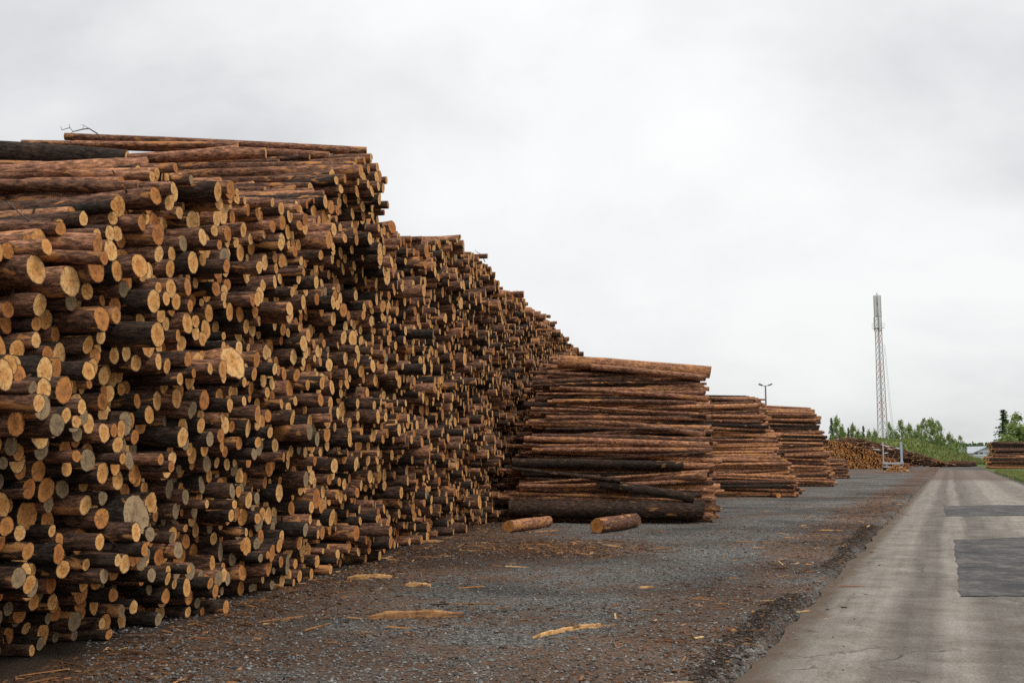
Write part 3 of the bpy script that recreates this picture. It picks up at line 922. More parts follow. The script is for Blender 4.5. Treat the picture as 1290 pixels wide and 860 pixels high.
# ------------------------------------------------------------------ grassy bank, forest ridge
YB = 205; bx = atY(1133, 560, YB).x


def bank_h(x, y):
    dx = (x - bx); sx = 14.5 if dx > 0 else 34
    e = math.exp(-abs(dx / sx) ** 2.4) * math.exp(-((y - YB - 6) / 13.0) ** 2)
    return 5.4 * e + .5 * fbm(x * .18, y * .18, 2.) * e - .25


vs2, fs2, lr2 = [], [], []
nx, ny = 90, 50
for j in range(ny + 1):
    for i in range(nx + 1):
        x = bx - 60 + i * 90 / nx; y = YB - 22 + j * 60 / ny
        vs2.append((x, y, bank_h(x, y))); lr2.append((random.random() * .6 + .2, 0, 0))
for j in range(ny):
    for i in range(nx):
        a = j * (nx + 1) + i; fs2.append((a, a + 1, a + nx + 2, a + nx + 1))
me = bpy.data.meshes.new('grass_bank'); me.from_pydata(vs2, [], fs2)
a = me.attributes.new('lr', 'FLOAT_VECTOR', 'POINT'); a.data.foreach_set('vector', np.array(lr2, np.float32).ravel())
me.polygons.foreach_set('use_smooth', [True] * len(fs2)); me.update()
M_BANK, nt, b = mat('bank_turf')
g = NN(nt, 'ShaderNodeNewGeometry'); n1 = noise(nt, g.outputs['Position'], .35, 5, .65); n2 = noise(nt, g.outputs['Position'], 2.5, 4, .7)
nt.links.new(mixc(nt, 1.0, ramp(nt, n1, [(.34, (.09, .13, .036)), (.5, (.155, .21, .055)), (.62, (.21, .24, .08)), (.72, (.20, .17, .10))]), ramp(nt, n2, [(.3, .6), (.7, 1.4)]), 'MULTIPLY'), b.inputs['Base Color'])
b.inputs['Roughness'].default_value = .9; bump(nt, b, n2, 1.0, .4)
props(link('grass_bank', me, M_BANK), label='green grassy bank sloping down to the right behind the dark heap', kind='structure')


def blades(name, pts, hgt, wid, m, label, jit=.5):
    """tufts of upright blades, one triangle pair each"""
    V, Fc, C = [], [], []
    for (x, y, z) in pts:
        a = random.uniform(0, 6.28); h = hgt * random.uniform(.5, 1.3); w = wid * random.uniform(.6, 1.3)
        dx, dy = math.cos(a) * w, math.sin(a) * w; lx, ly = random.gauss(0, jit) * h * .6, random.gauss(0, jit) * h * .6
        o = len(V); c = (random.random(), 0, 0)
        V += [(x - dx, y - dy, z - .03), (x + dx, y + dy, z - .03), (x + dx * .6 + lx * .5, y + dy * .6 + ly * .5, z + h * .6), (x - dx * .6 + lx * .5, y - dy * .6 + ly * .5, z + h * .6), (x + lx, y + ly, z + h)]
        Fc += [(o, o + 1, o + 2, o + 3), (o + 3, o + 2, o + 4)]; C += [c] * 5
    me = bpy.data.meshes.new(name); me.from_pydata(V, [], Fc)
    a = me.attributes.new('lr', 'FLOAT_VECTOR', 'POINT'); a.data.foreach_set('vector', np.array(C, np.float32).ravel()); me.update()
    return props(link(name, me, m), label, 'grass', None, 'stuff')


pts = []
while len(pts) < 9000:
    x = bx + random.uniform(-25, 22); y = YB + random.uniform(-18, 10); h = bank_h(x, y)
    if h > .1: pts.append((x, y, h))
blades('bank_grass', pts, .55, .16, M_GRASS, 'rough green grass growing on the bank behind the dark heap')
pts = []
while len(pts) < 16000:
    u = random.uniform(38, 112); v = ROADW + .35 + abs(random.gauss(0, 1.0)) * (1 + .4 * fbm(u * .3, 1.))
    if random.random() > .35 + .9 * (fbm(u * .5, v * .8, 3.) + .4): continue
    p = uv2xy(u, v); pts.append((p.x, p.y, ground_h(p.x, p.y)))
blades('verge_grass', pts, .30, .03, M_GRASS, 'strip of green and straw coloured grass along the right edge of the road')

# ------------------------------------------------------------------ trees
def crown_mesh(name, kind, seed):
    """crown of many small leaf faces gathered in clumps; unit: metres for a tree about 9 m tall"""
    rd = random.Random(seed); V, Fc, C = [], [], []
    def leaf(p, s, c, droop=0.0):
        n = Vector((rd.gauss(0, 1), rd.gauss(0, 1), rd.gauss(0, 1) + .4)).normalized(); t = n.orthogonal().normalized()
        t = Matrix.Rotation(rd.uniform(0, 6.28), 3, n) @ t; bb = n.cross(t)
        o = len(V); V.extend([p - t * s, p + bb * s * .55, p + t * s, p - bb * s * .55]); Fc.append((o, o + 1, o + 2, o + 3)); C.extend([(c, 0, 0)] * 4)
    if kind == 'spruce':
        for lv in range(26):
            f = lv / 25; z = 1.0 + f * 8.0; R = (1 - f) ** .85 * 1.75 + .1
            for k in range(max(4, int(11 * (1 - f) + 3))):
                a = rd.uniform(0, 6.28); rr = R * rd.uniform(.7, 1.15)
                for m_ in range(9):
                    q = m_ / 8 * rr
                    p = Vector((math.cos(a) * q, math.sin(a) * q, z - q * .32 + rd.gauss(0, .07))) + Vector((rd.gauss(0, .1), rd.gauss(0, .1), 0))
                    leaf(p, rd.uniform(.13, .26), min(1, max(0, .25 + .5 * m_ / 8 + rd.gauss(0, .2))))
    else:
        H = 9.0; n = {'birch': 70, 'airy': 46, 'bush': 48}[kind]
        for k in range(n):
            f = rd.random(); z = {'birch': 1.4, 'airy': 3.0, 'bush': .4}[kind] + f * ({'birch': 7.3, 'airy': 6.0, 'bush': 4.4}[kind])
            prof = {'birch': math.sin(math.pi * (.16 + .80 * f)) ** .8 * 1.7, 'airy': math.sin(math.pi * (.2 + .75 * f)) * 1.55, 'bush': math.sin(math.pi * (.3 + .65 * f)) * 2.3}[kind]
            a = rd.uniform(0, 6.28); q = prof * math.sqrt(rd.random()) ; c0 = Vector((math.cos(a) * q, math.sin(a) * q, z))
            R = rd.uniform(.35, .75) * (1.0 if kind != 'airy' else .8); tone = rd.gauss(.5, .2)
            for m_ in range(34 if kind != 'airy' else 22):
                p = c0 + Vector((rd.gauss(0, R * .5), rd.gauss(0, R * .5), rd.gauss(0, R * .6)))
                leaf(p, rd.uniform(.12, .25), min(1, max(0, tone + rd.gauss(0, .18))))
        for m_ in range(60):
            leaf(Vector((rd.gauss(0, .12), rd.gauss(0, .12), (9.3 if kind != 'bush' else 5) - abs(rd.gauss(0, .6)))), .12, .6)
    me = bpy.data.meshes.new(name); me.from_pydata(V, [], Fc)
    a = me.attributes.new('lr', 'FLOAT_VECTOR', 'POINT'); a.data.foreach_set('vector', np.array(C, np.float32).ravel()); me.update()
    return me


def trunk_mesh(kind, seed):
    rd = random.Random(seed); mb = MB(); H = 5.0 if kind == 'bush' else 9.0
    pts = [Vector((rd.gauss(0, .05) * k, rd.gauss(0, .05) * k, H * .97 * k / 5)) for k in range(6)]
    mb.tube(pts, [.13, .11, .09, .065, .04, .015], 7)
    for k in range(9 if kind != 'spruce' else 6):
        z = H * rd.uniform(.25, .85); a = rd.uniform(0, 6.28); ln = rd.uniform(.7, 1.6)
        b0 = pts[0].lerp(pts[-1], z / (H * .97)); d = Vector((math.cos(a), math.sin(a), .9 if kind != 'spruce' else -.2)).normalized()
        mb.tube([b0, b0 + d * ln * .5, b0 + d * ln + Vector((0, 0, .15))], [.04, .025, .008], 5)
    me = bpy.data.meshes.new('trunk'); me.from_pydata(mb.v, [], mb.f); me.polygons.foreach_set('use_smooth', [True] * len(me.polygons)); me.update()
    return me


VAR = {}
for kind, lm, tm in (('birch', M_LEAFB, M_BIRCHT), ('airy', M_LEAFB, M_BIRCHT), ('bush', M_LEAFB, M_TRUNK), ('spruce', M_LEAFD, M_TRUNK)):
    for k in range(3):
        c, t = crown_mesh('crown', kind, 40 + k + len(kind) * 7), trunk_mesh(kind, 60 + k + len(kind) * 5)
        c.materials.append(lm); t.materials.append(tm); VAR[(kind, k)] = (c, t)
TREE_NAME = {'birch': 'birch_tree', 'airy': 'birch_tree', 'bush': 'willow_bush', 'spruce': 'spruce_tree'}
_tn = 0


def tree(kind, px, ytop, Y, label, group, base=None, wide=1.0):
    global _tn
    _tn += 1
    p = atY(px, 580, Y); z0 = base if base is not None else (max(0, bank_h(p.x, p.y)) if abs(p.x - bx) < 55 and abs(Y - YB) < 35 else 0)
    zt = atY(px, ytop, Y).z; s = (zt - z0) / (5.2 if kind == 'bush' else 9.2)
    e = empty(TREE_NAME[kind], (p.x, p.y, z0 - .1), random.uniform(0, 6.28), label=label, cat='bush' if kind == 'bush' else 'tree', group=group)
    c, t = VAR[(kind, _tn % 3)]
    w = s * wide
    e.scale = (w, w, s)
    for nm, me in (('trunk', t), ('crown', c)):
        o = bpy.data.objects.new(nm, me); COL.objects.link(o); o.parent = e
    return e


G1 = 'young trees behind the log heaps'
TL = [('spruce', 1049, 526, 248), ('birch', 1056, 524, 246), ('birch', 1063, 534, 244), ('spruce', 1070, 538, 250), ('birch', 1076, 533, 246), ('birch', 1083, 540, 243), ('spruce', 1089, 536, 249),
      ('birch', 1096, 541, 246), ('birch', 1103, 540, 252), ('birch', 1122, 531, 240), ('birch', 1129, 541, 244), ('airy', 1137, 529, 243), ('birch', 1141, 541, 238), ('birch', 1147, 533, 246), ('birch', 1154, 540, 240),
      ('airy', 1159, 535, 247), ('airy', 1166, 527, 242), ('birch', 1163, 546, 236), ('airy', 1173, 528, 246), ('birch', 1177, 527, 240), ('airy', 1184, 530, 244), ('birch', 1187, 545, 238), ('birch', 1191, 550, 234),
      ('birch', 1198, 544, 232), ('birch', 1205, 552, 238), ('airy', 1211, 548, 240), ('birch', 1216, 556, 236)]
NEARW = ['rightmost', 'second from the right', 'third from the right', 'fourth from the right', 'fifth from the right', 'sixth from the right', 'seventh from the right', 'eighth from the right', 'ninth from the right',
         'tenth from the right', 'eleventh from the right', 'twelfth from the right', 'thirteenth from the right', 'fourteenth from the right']
KD = {'birch': 'leafy green birch', 'airy': 'thin airy birch', 'spruce': 'dark young spruce'}
tw = 1109
cnt = {}
for (kd, px, yt, Y) in sorted(TL, key=lambda t: -t[1]):
    side = 'right of the lattice tower' if px > tw else 'left of the lattice tower'
    n = cnt.get((kd, side), 0); cnt[(kd, side)] = n + 1
    l = '%s standing %s, %s of its kind' % (KD[kd], side, NEARW[n])
    tree(kd, px, yt, Y, l, G1, wide=random.uniform(.62, .82) if kd != 'spruce' else .75)
for n, (px, yt, Y) in enumerate([(1180, 563, 224), (1190, 561, 222), (1199, 560, 220), (1207, 562, 216), (1214, 568, 214), (1221, 577, 212)]):
    tree('bush', px, yt, Y, ['bushy willow at the foot of the trees, nearest the crest of the grassy bank', 'second willow bush down the slope of the grassy bank', 'third willow bush down the slope of the grassy bank',
                             'broad willow bush low on the slope, fourth down the grassy bank', 'fifth willow bush down the slope of the grassy bank', 'small low willow bush beside the grey hall'][n], 'willow bushes along the grassy bank', wide=.9)
G2 = 'trees behind the stacks right of the road'
tree('spruce', 1267, 515, 190, 'tall dark pointed spruce rising behind the stacks right of the road', G2, wide=1.5)
tree('airy', 1283, 520, 205, 'thin birch with sparse top behind the stacks right of the road', G2, wide=1.3)
tree('birch', 1278, 532, 186, 'full green birch beside the tall spruce right of the road', G2, wide=2.1)
tree('birch', 1290, 534, 184, 'green birch cut by the photo edge right of the road', G2, wide=2.1)
tree('bush', 1257, 557, 182, 'low bush at the left foot of the tall spruce', G2)
tree('bush', 1272, 548, 180, 'broad bush under the tall spruce, behind the dark stack', G2, wide=1.1)

# far wooded ridge
V, Fc, C = [], [], []
for k in range(7000):
    x = random.uniform(190, 420); Y = random.uniform(600, 660); px_ = pix((x, Y, 6))[0]
    ht = 9.5 + 3.0 * fbm(x * .05, 1.) + (2.0 * fbm(x * .3, 4.))
    z = ht * math.sqrt(random.random()); s = random.uniform(.5, 1.1)
    a = random.uniform(0, 6.28); d = Vector((math.cos(a) * s, math.sin(a) * s, random.gauss(0, .5) * s)); e = Vector((random.gauss(0, .3), random.gauss(0, .3), s))
    o = len(V); p = Vector((x, Y, z)); V += [p - d, p - e * .6, p + d, p + e]; Fc.append((o, o + 1, o + 2, o + 3)); C += [(random.random(), 0, 0)] * 4
me = bpy.data.meshes.new('forest'); me.from_pydata(V, [], Fc)
a = me.attributes.new('lr', 'FLOAT_VECTOR', 'POINT'); a.data.foreach_set('vector', np.array(C, np.float32).ravel()); me.update()
props(link('forest', me, M_LEAFD), 'low line of dark forest on the horizon behind the grey hall', 'forest', None, 'stuff')

# ------------------------------------------------------------------ lattice tower
YT = 222
tb = atY(1114, 588, YT); zt = atY(1106, 368, YT).z
tower = empty('lattice_tower', (tb.x, tb.y, 0), .35, label='tall pale lattice mast with antennas standing behind the log heaps', cat='tower')
HT = zt - .6


def half(z): return .80 - .30 * min(1, z / (HT * .72))


corners = [(1, 1), (1, -1), (-1, -1), (-1, 1)]
for (a, b_) in corners:
    m_ = MB(); zs = np.linspace(0, HT * .93, 16)
    m_.tube([(a * half(z), b_ * half(z), z) for z in zs], [.12 - .04 * k / 15 for k in range(16)], 6); m_.build('leg', M_STEEL, tower, True)
m_ = MB(); mr = MB(); z = 0.3; k = 0
while z < HT * .9:
    dz = 1.9 * (half(z) / 1.0) ** .6; z2 = min(z + dz, HT * .92)
    for (c, d) in zip(corners, corners[1:] + corners[:1]):
        t = (mr if (k // 3) % 2 == 0 else m_)
        t.tube([(c[0] * half(z), c[1] * half(z), z), (d[0] * half(z2), d[1] * half(z2), z2)], .05, 4)
        t.tube([(d[0] * half(z), d[1] * half(z), z), (c[0] * half(z2), c[1] * half(z2), z2)], .05, 4)
        t.tube([(c[0] * half(z2), c[1] * half(z2), z2), (d[0] * half(z2), d[1] * half(z2), z2)], .03, 4)
    z = z2; k += 1
props(m_.build('bracing', M_STEEL, tower), 'pale grey bracing bars', kind='stuff')
props(mr.build('bracing', M_REDST, tower), 'faded red bracing bars', kind='stuff')
m_ = MB(); m_.box((0, 0, HT * .80), (1.9, 1.9, .10)); m_.build('platform', M_STEEL, tower)
m_ = MB()
for zz in (HT * .80 + .5, HT * .80 + 1.0):
    for (c, d) in zip(corners, corners[1:] + corners[:1]): m_.tube([(c[0] * .95, c[1] * .95, zz), (d[0] * .95, d[1] * .95, zz)], .025, 4)
for c in corners: m_.tube([(c[0] * .95, c[1] * .95, HT * .80), (c[0] * .95, c[1] * .95, HT * .80 + 1.05)], .025, 4)
m_.build('railing', M_STEEL, tower)
for (lo, hi, rr, n) in ((HT * .87, HT * .995, .72, 6), (HT * .785, HT * .865, .85, 3)):
    for k in range(n):
        a = 2 * math.pi * k / n + .3; m_ = MB()
        c = Vector((math.cos(a) * rr, math.sin(a) * rr, (lo + hi) / 2)); m_.box(c, (.22, .46, hi - lo), a)
        m_.tube([c - Vector((math.cos(a) * .2, math.sin(a) * .2, (hi - lo) / 2 - .2)), c - Vector((math.cos(a) * .2, math.sin(a) * .2, -(hi - lo) / 2 + .2))], .04, 5)
        for q in (lo + .6, hi - .6): m_.tube([(math.cos(a) * .2, math.sin(a) * .2, q), (math.cos(a) * rr, math.sin(a) * rr, q)], .03, 4)
        m_.build('antenna_panel', M_PANEL, tower)
m_ = MB(); m_.tube([(0, 0, HT * .8), (0, 0, HT + .5)], .11, 6); m_.build('top_pole', M_STEEL, tower)
m_ = MB(); m_.tube([(.9, -.5, HT * .70), (1.5, -.7, HT * .35), (2.6, -1.0, 0)], .035, 4); m_.tube([(1.1, -.6, HT * .70), (1.8, -.8, HT * .35), (2.9, -1.1, 0)], .035, 4)
for k in range(24):
    f = k / 24; zz = HT * .70 * (1 - f)
    x = np.interp(zz, [0, HT * .35, HT * .7], [2.6, 1.5, .9]); x2 = np.interp(zz, [0, HT * .35, HT * .7], [2.9, 1.8, 1.1]); y = np.interp(zz, [0, HT * .35, HT * .7], [-1.0, -.7, -.5])
    m_.tube([(x, y, zz), (x2, y - .1, zz)], .02, 4)
m_.build('cable_ladder', M_STEEL, tower)
m_ = MB(); m_.box((0, 0, .1), (4, 4, .5)); m_.build('foundation', simple('concrete', (.35, .34, .32), .85), tower)

# ------------------------------------------------------------------ lamp post behind the stacks
lp = atY(967, 580, 105); zl = atY(967, 486, 105).z
post = empty('lamp_post', (lp.x, lp.y, 0), 0, label='tall yard lamp post with two lamp heads showing above the third stack', cat='lamp post')
m_ = MB(); m_.tube([(0, 0, 0), (0, 0, zl)], [.13, .075], 10); m_.build('pole', M_POLE, post, True)
m_ = MB(); m_.tube([(-.42, 0, zl + .10), (-.15, 0, zl + .02), (.15, 0, zl + .02), (.42, 0, zl + .12)], .035, 6); m_.build('cross_arm', M_POLE, post)
for s in (-1, 1):
    m_ = MB(); R = Matrix.Rotation(-s * .35, 3, 'Y')
    vs3 = [Vector((s * .52, 0, zl + .14)) + R @ Vector((x * (.24 if z < 0 else .17), y * (.15 if z < 0 else .10), z * .07)) for z in (-1, 1) for (x, y) in ((-1, -1), (1, -1), (1, 1), (-1, 1))]
    m_.add(vs3, [(3, 2, 1, 0), (4, 5, 6, 7), (0, 1, 5, 4), (1, 2, 6, 5), (2, 3, 7, 6), (3, 0, 4, 7)]); m_.build('lamp_head', M_DARK, post)

# ------------------------------------------------------------------ steel bunk with two stakes, bark pile at its foot
YK = 122
k0 = atY(1125, 590, YK); kx = (atY(1136, 590, YK).x - atY(1114.5, 590, YK).x) / 2
zs_ = atY(1115, 556, YK).z
bunk = empty('timber_trailer', (k0.x, k0.y, 0), -.36, label='bare timber trailer with two tall pale stakes parked before the log heaps', cat='trailer')
for s, w in ((-1, .13), (1, .26)):
    m_ = MB(); m_.box((s * kx, 0, .75 + (zs_ - .75) / 2), (w, .18, zs_ - .75)); m_.box((s * kx, 0, .95), (w + .1, .26, .3)); m_.build('stake', M_BLUEST if s > 0 else M_STEEL, bunk)
m_ = MB(); m_.box((0, 0, .86), (2 * kx - .1, .22, .22)); m_.build('bunk_beam', M_STEEL, bunk)
m_ = MB(); m_.box((0, 0, .42), (2 * kx + .1, .14, .16)); m_.build('bumper', M_STEEL, bunk)
for s in (-1, 1):
    m_ = MB(); m_.box((s * .45, 3.2, .72), (.16, 6.4, .24)); m_.build('chassis_rail', M_DARK, bunk)
for s in (-1, 1):
    for yy in (1.4, 2.7):
        m_ = MB(); m_.tube([(s * (kx - .25), yy, .5), (s * (kx + .08), yy, .5)], .5, 18); w_ = m_.build('wheel', M_DARK, bunk, True)
        m_ = MB(); m_.tube([(s * (kx + .05), yy, .5), (s * (kx + .10), yy, .5)], .26, 12); m_.build('rim', M_STEEL, w_)
for s in (-1, 1):
    m_ = MB(); m_.box((s * (kx - .35), -.09, .62), (.28, .05, .12)); m_.build('tail_lamp', M_REDST, bunk)


# ------------------------------------------------------------------ grey hall far down the road
YH = 300
hl, hr = atY(1226, 580, YH), atY(1262, 580, YH); ze = atY(1226, 570.5, YH).z; zr = atY(1244, 562.5, YH).z
hall = empty('grey_hall', ((hl.x + hr.x) / 2, YH, 0), 0, label='grey banded metal hall with low gabled roof at the end of the road', cat='building')
hw = (hr.x - hl.x) / 2; LH = 22
m_ = MB()
vs3 = [(-hw, 0, 0), (hw, 0, 0), (hw, 0, ze), (0, 0, zr), (-hw, 0, ze)]; vs3 += [(x, y + LH, z) for (x, y, z) in vs3]
m_.add(vs3, [(0, 1, 2, 3, 4), (9, 8, 7, 6, 5), (0, 4, 9, 5), (1, 6, 7, 2)]); wall = m_.build('wall', M_CLAD, hall)
for k, (z0, z1, mt) in enumerate(((.15, 1.1, M_CLADW), (2.0, 2.25, M_CLADW), (3.2, 3.45, M_CLADW))):
    m_ = MB(); m_.box((0, -.03, (z0 + z1) / 2), (2 * hw - .2, .05, z1 - z0)); m_.build('cladding_band', mt, wall)
for s in (-1, 1):
    m_ = MB(); t = .18; ov = .35
    a, b_ = Vector((0, 0, zr)), Vector((s * (hw + ov), 0, ze - (zr - ze) / hw * ov))
    q = [(a.x, -.5, a.z + .02), (b_.x, -.5, b_.z + .02), (b_.x, -.5, b_.z + t), (a.x, -.5, a.z + t)]; q += [(x, LH + .5, z) for (x, y, z) in q]
    m_.add(q, [(0, 1, 2, 3), (7, 6, 5, 4), (0, 4, 5, 1), (1, 5, 6, 2), (2, 6, 7, 3), (3, 7, 4, 0)]); m_.build('roof', M_ROOFM, hall)
m_ = MB(); m_.box((hw * .3, -.06, 1.5), (2.6, .07, 3.0)); m_.build('door', M_ROOFM, hall)
for x in (-hw * .75, -hw * .4):
    m_ = MB(); m_.box((x, -.05, 2.7), (1.1, .08, .8)); w_ = m_.build('window', M_CLADW, hall)
    m_ = MB(); m_.box((x, -.10, 2.7), (.9, .03, .6)); m_.build('pane', M_WIN, w_)
sl = atY(1219, 580, 320)
shed = empty('white_shed', (sl.x + 2.5, 320, 0), 0, label='low white shed showing just left of the grey hall', cat='building')
zz = atY(1222, 569, 320).z
m_ = MB(); m_.box((0, 3, zz / 2), (6.5, 6, zz)); wl = m_.build('wall', M_CLADW, shed)
m_ = MB(); m_.box((0, 3, zz + .09), (7.0, 6.6, .18)); m_.build('roof', M_ROOFM, shed)
m_ = MB(); m_.box((-1.0, -.04, 1.0), (1.2, .06, 2.0)); m_.build('door', M_ROOFM, shed)
m_ = MB(); m_.box((1.4, -.04, 1.6), (1.6, .06, .8)); w_ = m_.build('window', M_WIN, shed)

# ------------------------------------------------------------------ stones, chips and bark on the yard
def scatter_stones(n):
    base = np.array([(1, 0, 0), (-1, 0, 0), (0, 1, 0), (0, -1, 0), (0, 0, 1), (0, 0, -1)], float)
    fc = np.array([(0, 2, 4), (2, 1, 4), (1, 3, 4), (3, 0, 4), (2, 0, 5), (1, 2, 5), (3, 1, 5), (0, 3, 5)])
    V, C = [], []
    k = 0
    while k < n:
        y = 6.2 + 20 * RNG.random() ** 1.7; x = RNG.uniform(-.42 * y, .34 * y)
        u, v = xy2uv(x, y)
        if v > .05: 
            if RNG.random() > .012: continue
        if x < stack_face(y) - .6: continue
        s = RNG.uniform(.006, .017) * (1.6 if RNG.random() < .06 else 1)
        a = RNG.uniform(0, 6.28); R = np.array([[math.cos(a), -math.sin(a), 0], [math.sin(a), math.cos(a), 0], [0, 0, 1]])
        p = base * RNG.uniform(.6, 1.3, (6, 1)) * np.array([1.2, .9, .6]) + RNG.normal(0, .15, (6, 3))
        z = ground_h(x, y) if v < .05 else road_z(u, v)
        V.append((p @ R.T) * s + np.array([x, y, z + s * .3])); C.append(np.repeat([[RNG.random(), 0, 0]], 6, 0)); k += 1
    Fa = (fc[None] + (np.arange(n) * 6)[:, None, None]).reshape(-1)
    me = mesh_np('gravel', np.concatenate(V), Fa, np.full(n * 8, 3), attrs={'lr': np.concatenate(C)})
    props(link('gravel', me, M_STONE), 'loose crushed grey stones strewn over the yard', 'gravel', None, 'stuff')


scatter_stones(30000)


def slivers(n, place, name, m, label, cat, smin, smax, hue, wmax=.03, tk=.010):
    V, C = [], []; k = 0
    fc = np.array([(0, 1, 2, 3), (7, 6, 5, 4), (0, 4, 5, 1), (1, 5, 6, 2), (2, 6, 7, 3), (3, 7, 4, 0)])
    while k < n:
        r = place()
        if r is None: continue
        x, y, z, a = r
        l = math.exp(RNG.uniform(math.log(smin), math.log(smax))); w = l * RNG.uniform(.10, .32); w = min(w, wmax); t = RNG.uniform(.3, 1) * tk
        b = np.array([(-l / 2, -w / 2, 0), (l / 2, -w * RNG.uniform(.1, .5), 0), (l / 2 * RNG.uniform(.8, 1), w * RNG.uniform(.1, .5), 0), (-l / 2 * RNG.uniform(.7, 1), w / 2, 0)])
        b = np.concatenate([b, b * np.array([.9, .8, 1]) + (0, 0, t)])
        b[:, 2] += b[:, 0] * RNG.normal(0, .10) + b[:, 1] * RNG.normal(0, .2)
        R = np.array([[math.cos(a), -math.sin(a), 0], [math.sin(a), math.cos(a), 0], [0, 0, 1]])
        V.append(b @ R.T + np.array([x, y, z + .004])); C.append(np.repeat([[hue(), 0, 0]], 8, 0)); k += 1
    Fa = (fc[None] + (np.arange(n) * 8)[:, None, None]).reshape(-1)
    me = mesh_np(name, np.concatenate(V), Fa, np.full(n * 6, 4), attrs={'lr': np.concatenate(C)})
    return props(link(name, me, m), label, cat, None, 'stuff')


HP = at(690, 690)


def chip_place():
    m = RNG.random()
    if m < .10:
        x, y = HP.x + RNG.normal(0, 1.0), HP.y + RNG.normal(0, .9)
    elif m < .3:
        y = 6.5 + 26 * RNG.random() ** 1.4; x = stack_face(y) + abs(RNG.normal(0, .8)) - .1
    elif m < .42:
        u = RNG.uniform(-2, 45); p = uv2xy(u, -.7 + RNG.normal(0, .6)); x, y = p.x, p.y
    else:
        y = 6.3 + 36 * RNG.random() ** 1.6; x = RNG.uniform(-.42 * y, .45 * y)
        if fbm(x * .55, y * .4, 6.) < .10 + RNG.normal(0, .07): return None
    u, v = xy2uv(x, y)
    if v > 0 and (v > .6 or RNG.random() > .12): return None
    if x < stack_face(y) - .5: return None
    return x, y, (ground_h(x, y) if v < .05 else road_z(u, v)), RNG.normal(0, .9)


slivers(9500, chip_place, 'bark_chips', M_CHIP, 'brown and orange bark chips scattered over the gravel', 'bark chips', .02, .13, lambda: float(np.clip(RNG.beta(1.6, 2.0), 0, .97)))


slivers(420, chip_place, 'wood_splinters', M_CHIP, 'long thin orange splinters strewn among the bark chips on the gravel', 'splinters', .14, .55, lambda: float(np.clip(RNG.normal(.74, .17), .2, 1)), .022, .014)


def clod_place():
    u = RNG.uniform(-.6, 5) if RNG.random() < .5 else RNG.uniform(8.2, 18); v = -.22 + .13 * fbm(u * .55, 9.2) + RNG.normal(0, .09)
    p = uv2xy(u, v); return p.x, p.y, ground_h(p.x, p.y), RNG.uniform(0, 6.3)


slivers(2200, clod_place, 'soil_clods', M_SOIL, 'dark crumbling soil and bark heaped along the edge of the road', 'soil', .02, .09, lambda: float(RNG.random()))


def strip(p, q, w, t, tone, label, name='bark_strip', cat='bark strip', ragged=.3, lift=.0):
    """a split strip of bark or wood lying on the ground: curved ragged slab with a raised middle"""
    a, b = at(*p), at(*q); n = 16; D = (b - a); ln = D.length; D.normalize(); Nn = Vector((-D.y, D.x, 0)); V, Fc = [], []
    rd = random.Random(p[0])
    for i in range(n + 1):
        f = i / n; c = a + D * (ln * f) + Nn * (.012 * math.sin(f * 5 + p[0])); ends = min(1, .12 + 5 * f) * min(1, .3 + 2.2 * (1 - f))
        ww = w * ends * (1 + .15 * ragged * math.sin(f * 9 + p[0]) + rd.gauss(0, ragged * .22)); z = ground_h(c.x, c.y) + lift * f + .002
        for (s, h) in ((-1, .0), (-.75, .75), (0, 1.0), (.75, .7), (1, .0)):
            o = c + Nn * (s * ww / 2); V.append((o.x, o.y, z + h * t * (.35 + .65 * ends) * (1 + rd.gauss(0, .07))))
    for i in range(n):
        for k in range(4):
            A = i * 5 + k; Fc.append((A, A + 5, A + 6, A + 1))
        Fc.append((i * 5 + 4, i * 5 + 9, i * 5 + 5, i * 5))
    Fc += [(0, 1, 2, 3, 4), (n * 5 + 4, n * 5 + 3, n * 5 + 2, n * 5 + 1, n * 5)]
    me = bpy.data.meshes.new(name); org = a.lerp(b, .5); org.z = ground_h(org.x, org.y)
    me.from_pydata([Vector(v) - org for v in V], [], Fc)
    at_ = me.attributes.new('lr', 'FLOAT_VECTOR', 'POINT'); at_.data.foreach_set('vector', np.array([(min(1, max(0, tone + rd.gauss(0, .06))), 0, 0) for _ in V], np.float32).ravel()); me.update()
    o = link(name, me, M_WOOD); o.location = org
    return props(o, label, cat, 'split pieces lying on the gravel')


M_WOOD, nt, b = byrand('split_wood', [(0.0, (.07, .04, .025)), (.5, (.30, .15, .06)), (.8, (.55, .31, .12)), (1.0, (.66, .45, .22))], .8)
t_ = NN(nt, 'ShaderNodeTexCoord'); sv = vmath(nt, 'MULTIPLY', t_.outputs['Object'], (3.0, 26.0, 26.0))
f1 = noise(nt, sv, 1.0, 5, .65); f2 = noise(nt, vmath(nt, 'MULTIPLY', t_.outputs['Object'], (2.5, 9., 9.)), 1.3, 4, .6)
src = b.inputs['Base Color'].links[0].from_socket
cc = mixc(nt, 1.0, src, ramp(nt, f1, [(.34, .55), (.5, 1.0), (.68, 1.2)]), 'MULTIPLY')
cc = mixc(nt, ramp(nt, f2, [(.53, 0.0), (.60, .85)]), cc, (.10, .052, .030))
nt.links.new(cc, b.inputs['Base Color']); bump(nt, b, f1, .8, .01)
strip((464, 779), (584, 777), .085, .075, .48, 'long split log slab lying nearest on the gravel, half bark half orange wood')
strip((670, 803), (757, 788), .036, .04, .78, 'pale broken stick lying aslant on the near gravel', 'broken_stick', 'stick', .6)
strip((700, 797), (776, 788), .02, .012, .7, 'thin sliver tip trailing from the pale broken stick', 'wood_sliver', 'sliver', .6)
strip((437, 731), (494, 730), .07, .06, .68, 'yellowish split slab on the gravel near the foot of the near stack')
strip((510, 740), (543, 740), .07, .055, .82, 'short pale wood chunk on the gravel beside the yellowish slab')
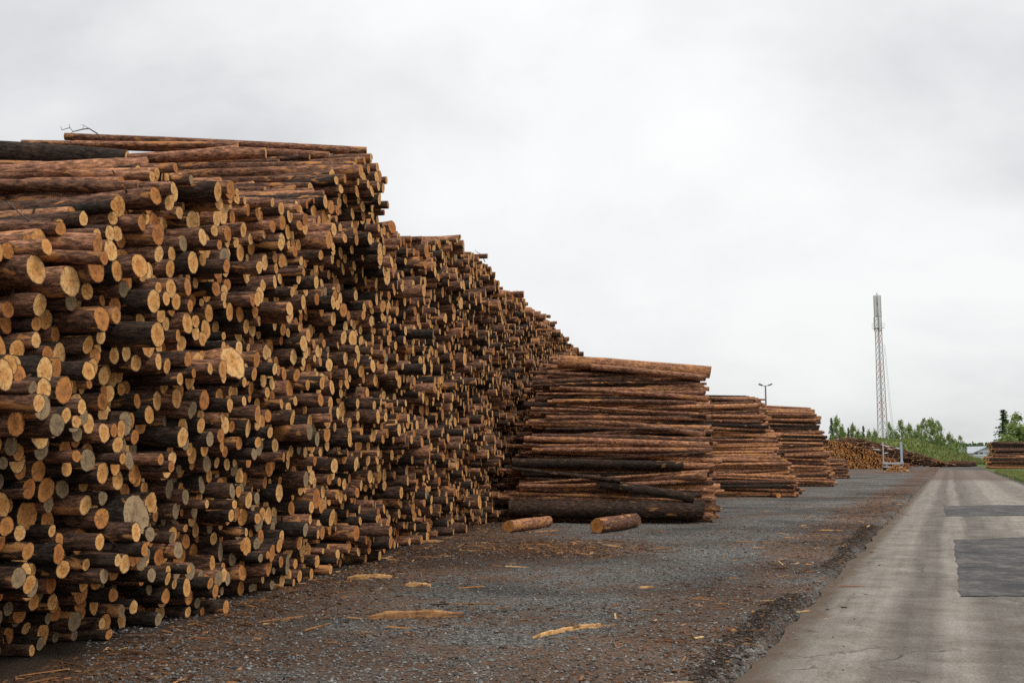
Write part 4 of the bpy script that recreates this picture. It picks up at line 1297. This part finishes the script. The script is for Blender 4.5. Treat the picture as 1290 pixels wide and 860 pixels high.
strip((338, 740), (360, 743), .08, .06, .7, 'small ragged chunk right at the foot of the near stack')
strip((514, 684), (558, 683), .10, .05, .55, 'brown stub lying at the foot of the stack, farther back than the slabs')
strip((672, 670), (702, 667), .06, .03, .5, 'thin brown stick lying beside the loose reddish log')
strip((1030, 668), (1065, 669), .05, .02, .7, 'narrow orange splinter lying near the road edge')
strip((803, 738), (828, 739), .06, .02, .75, 'narrow orange splinter lying alone in the middle of the gravel')
BH = at(1129, 594)


def heap_place():
    r = abs(RNG.normal(0, .55)); a = RNG.uniform(0, 6.28)
    return BH.x + 1.35 * r * math.cos(a), BH.y + r * math.sin(a), max(0, .75 - .8 * r) * RNG.uniform(.5, 1.0), RNG.uniform(0, 6.28)


slivers(900, heap_place, 'bark_heap', M_CHIP, 'low heap of orange bark at the foot of the trailer', 'bark heap', .25, .8, lambda: float(np.clip(RNG.normal(.82, .1), 0, 1)), .16, .05)


# dry twigs on top of the stack
def twig(pts_pix, Y, r, name, label):
    mb = MB(); P = [atY(px, py, Y) for px, py in pts_pix]
    org = P[-1].copy(); P = [p - org for p in P]
    mb.tube(P, [r * (.35 + .65 * k / (len(P) - 1)) for k in range(len(P))], 6)
    for k in range(len(P) - 1):
        d = Vector((random.uniform(-.8, .3), random.uniform(-.5, .5), random.uniform(-.2, .9))).normalized() * random.uniform(.06, .15)
        mb.tube([P[k], P[k] + d * .6, P[k] + d + Vector((0, 0, -.02))], [r * .35, r * .25, r * .12], 5)
    o = mb.build(name, M_TRUNK, None, True); o.location = org
    return props(o, label, 'twig')


twig([(78, 164), (88, 161), (92, 166), (104, 163), (112, 162), (122, 168), (128, 176)], 14.3, .012, 'dry_twig', 'bare dry twig sticking up from the top logs at the near end')
twig([(598, 316), (602, 318), (607, 321), (611, 330)], 24.5, .012, 'dry_twig', 'small bare twig poking above the stack skyline further back')
twig([(0, 252), (14, 258), (26, 270), (37, 279)], 7.4, .008, 'dry_twig', 'thin bare root dangling over the blackish log near the photo edge')
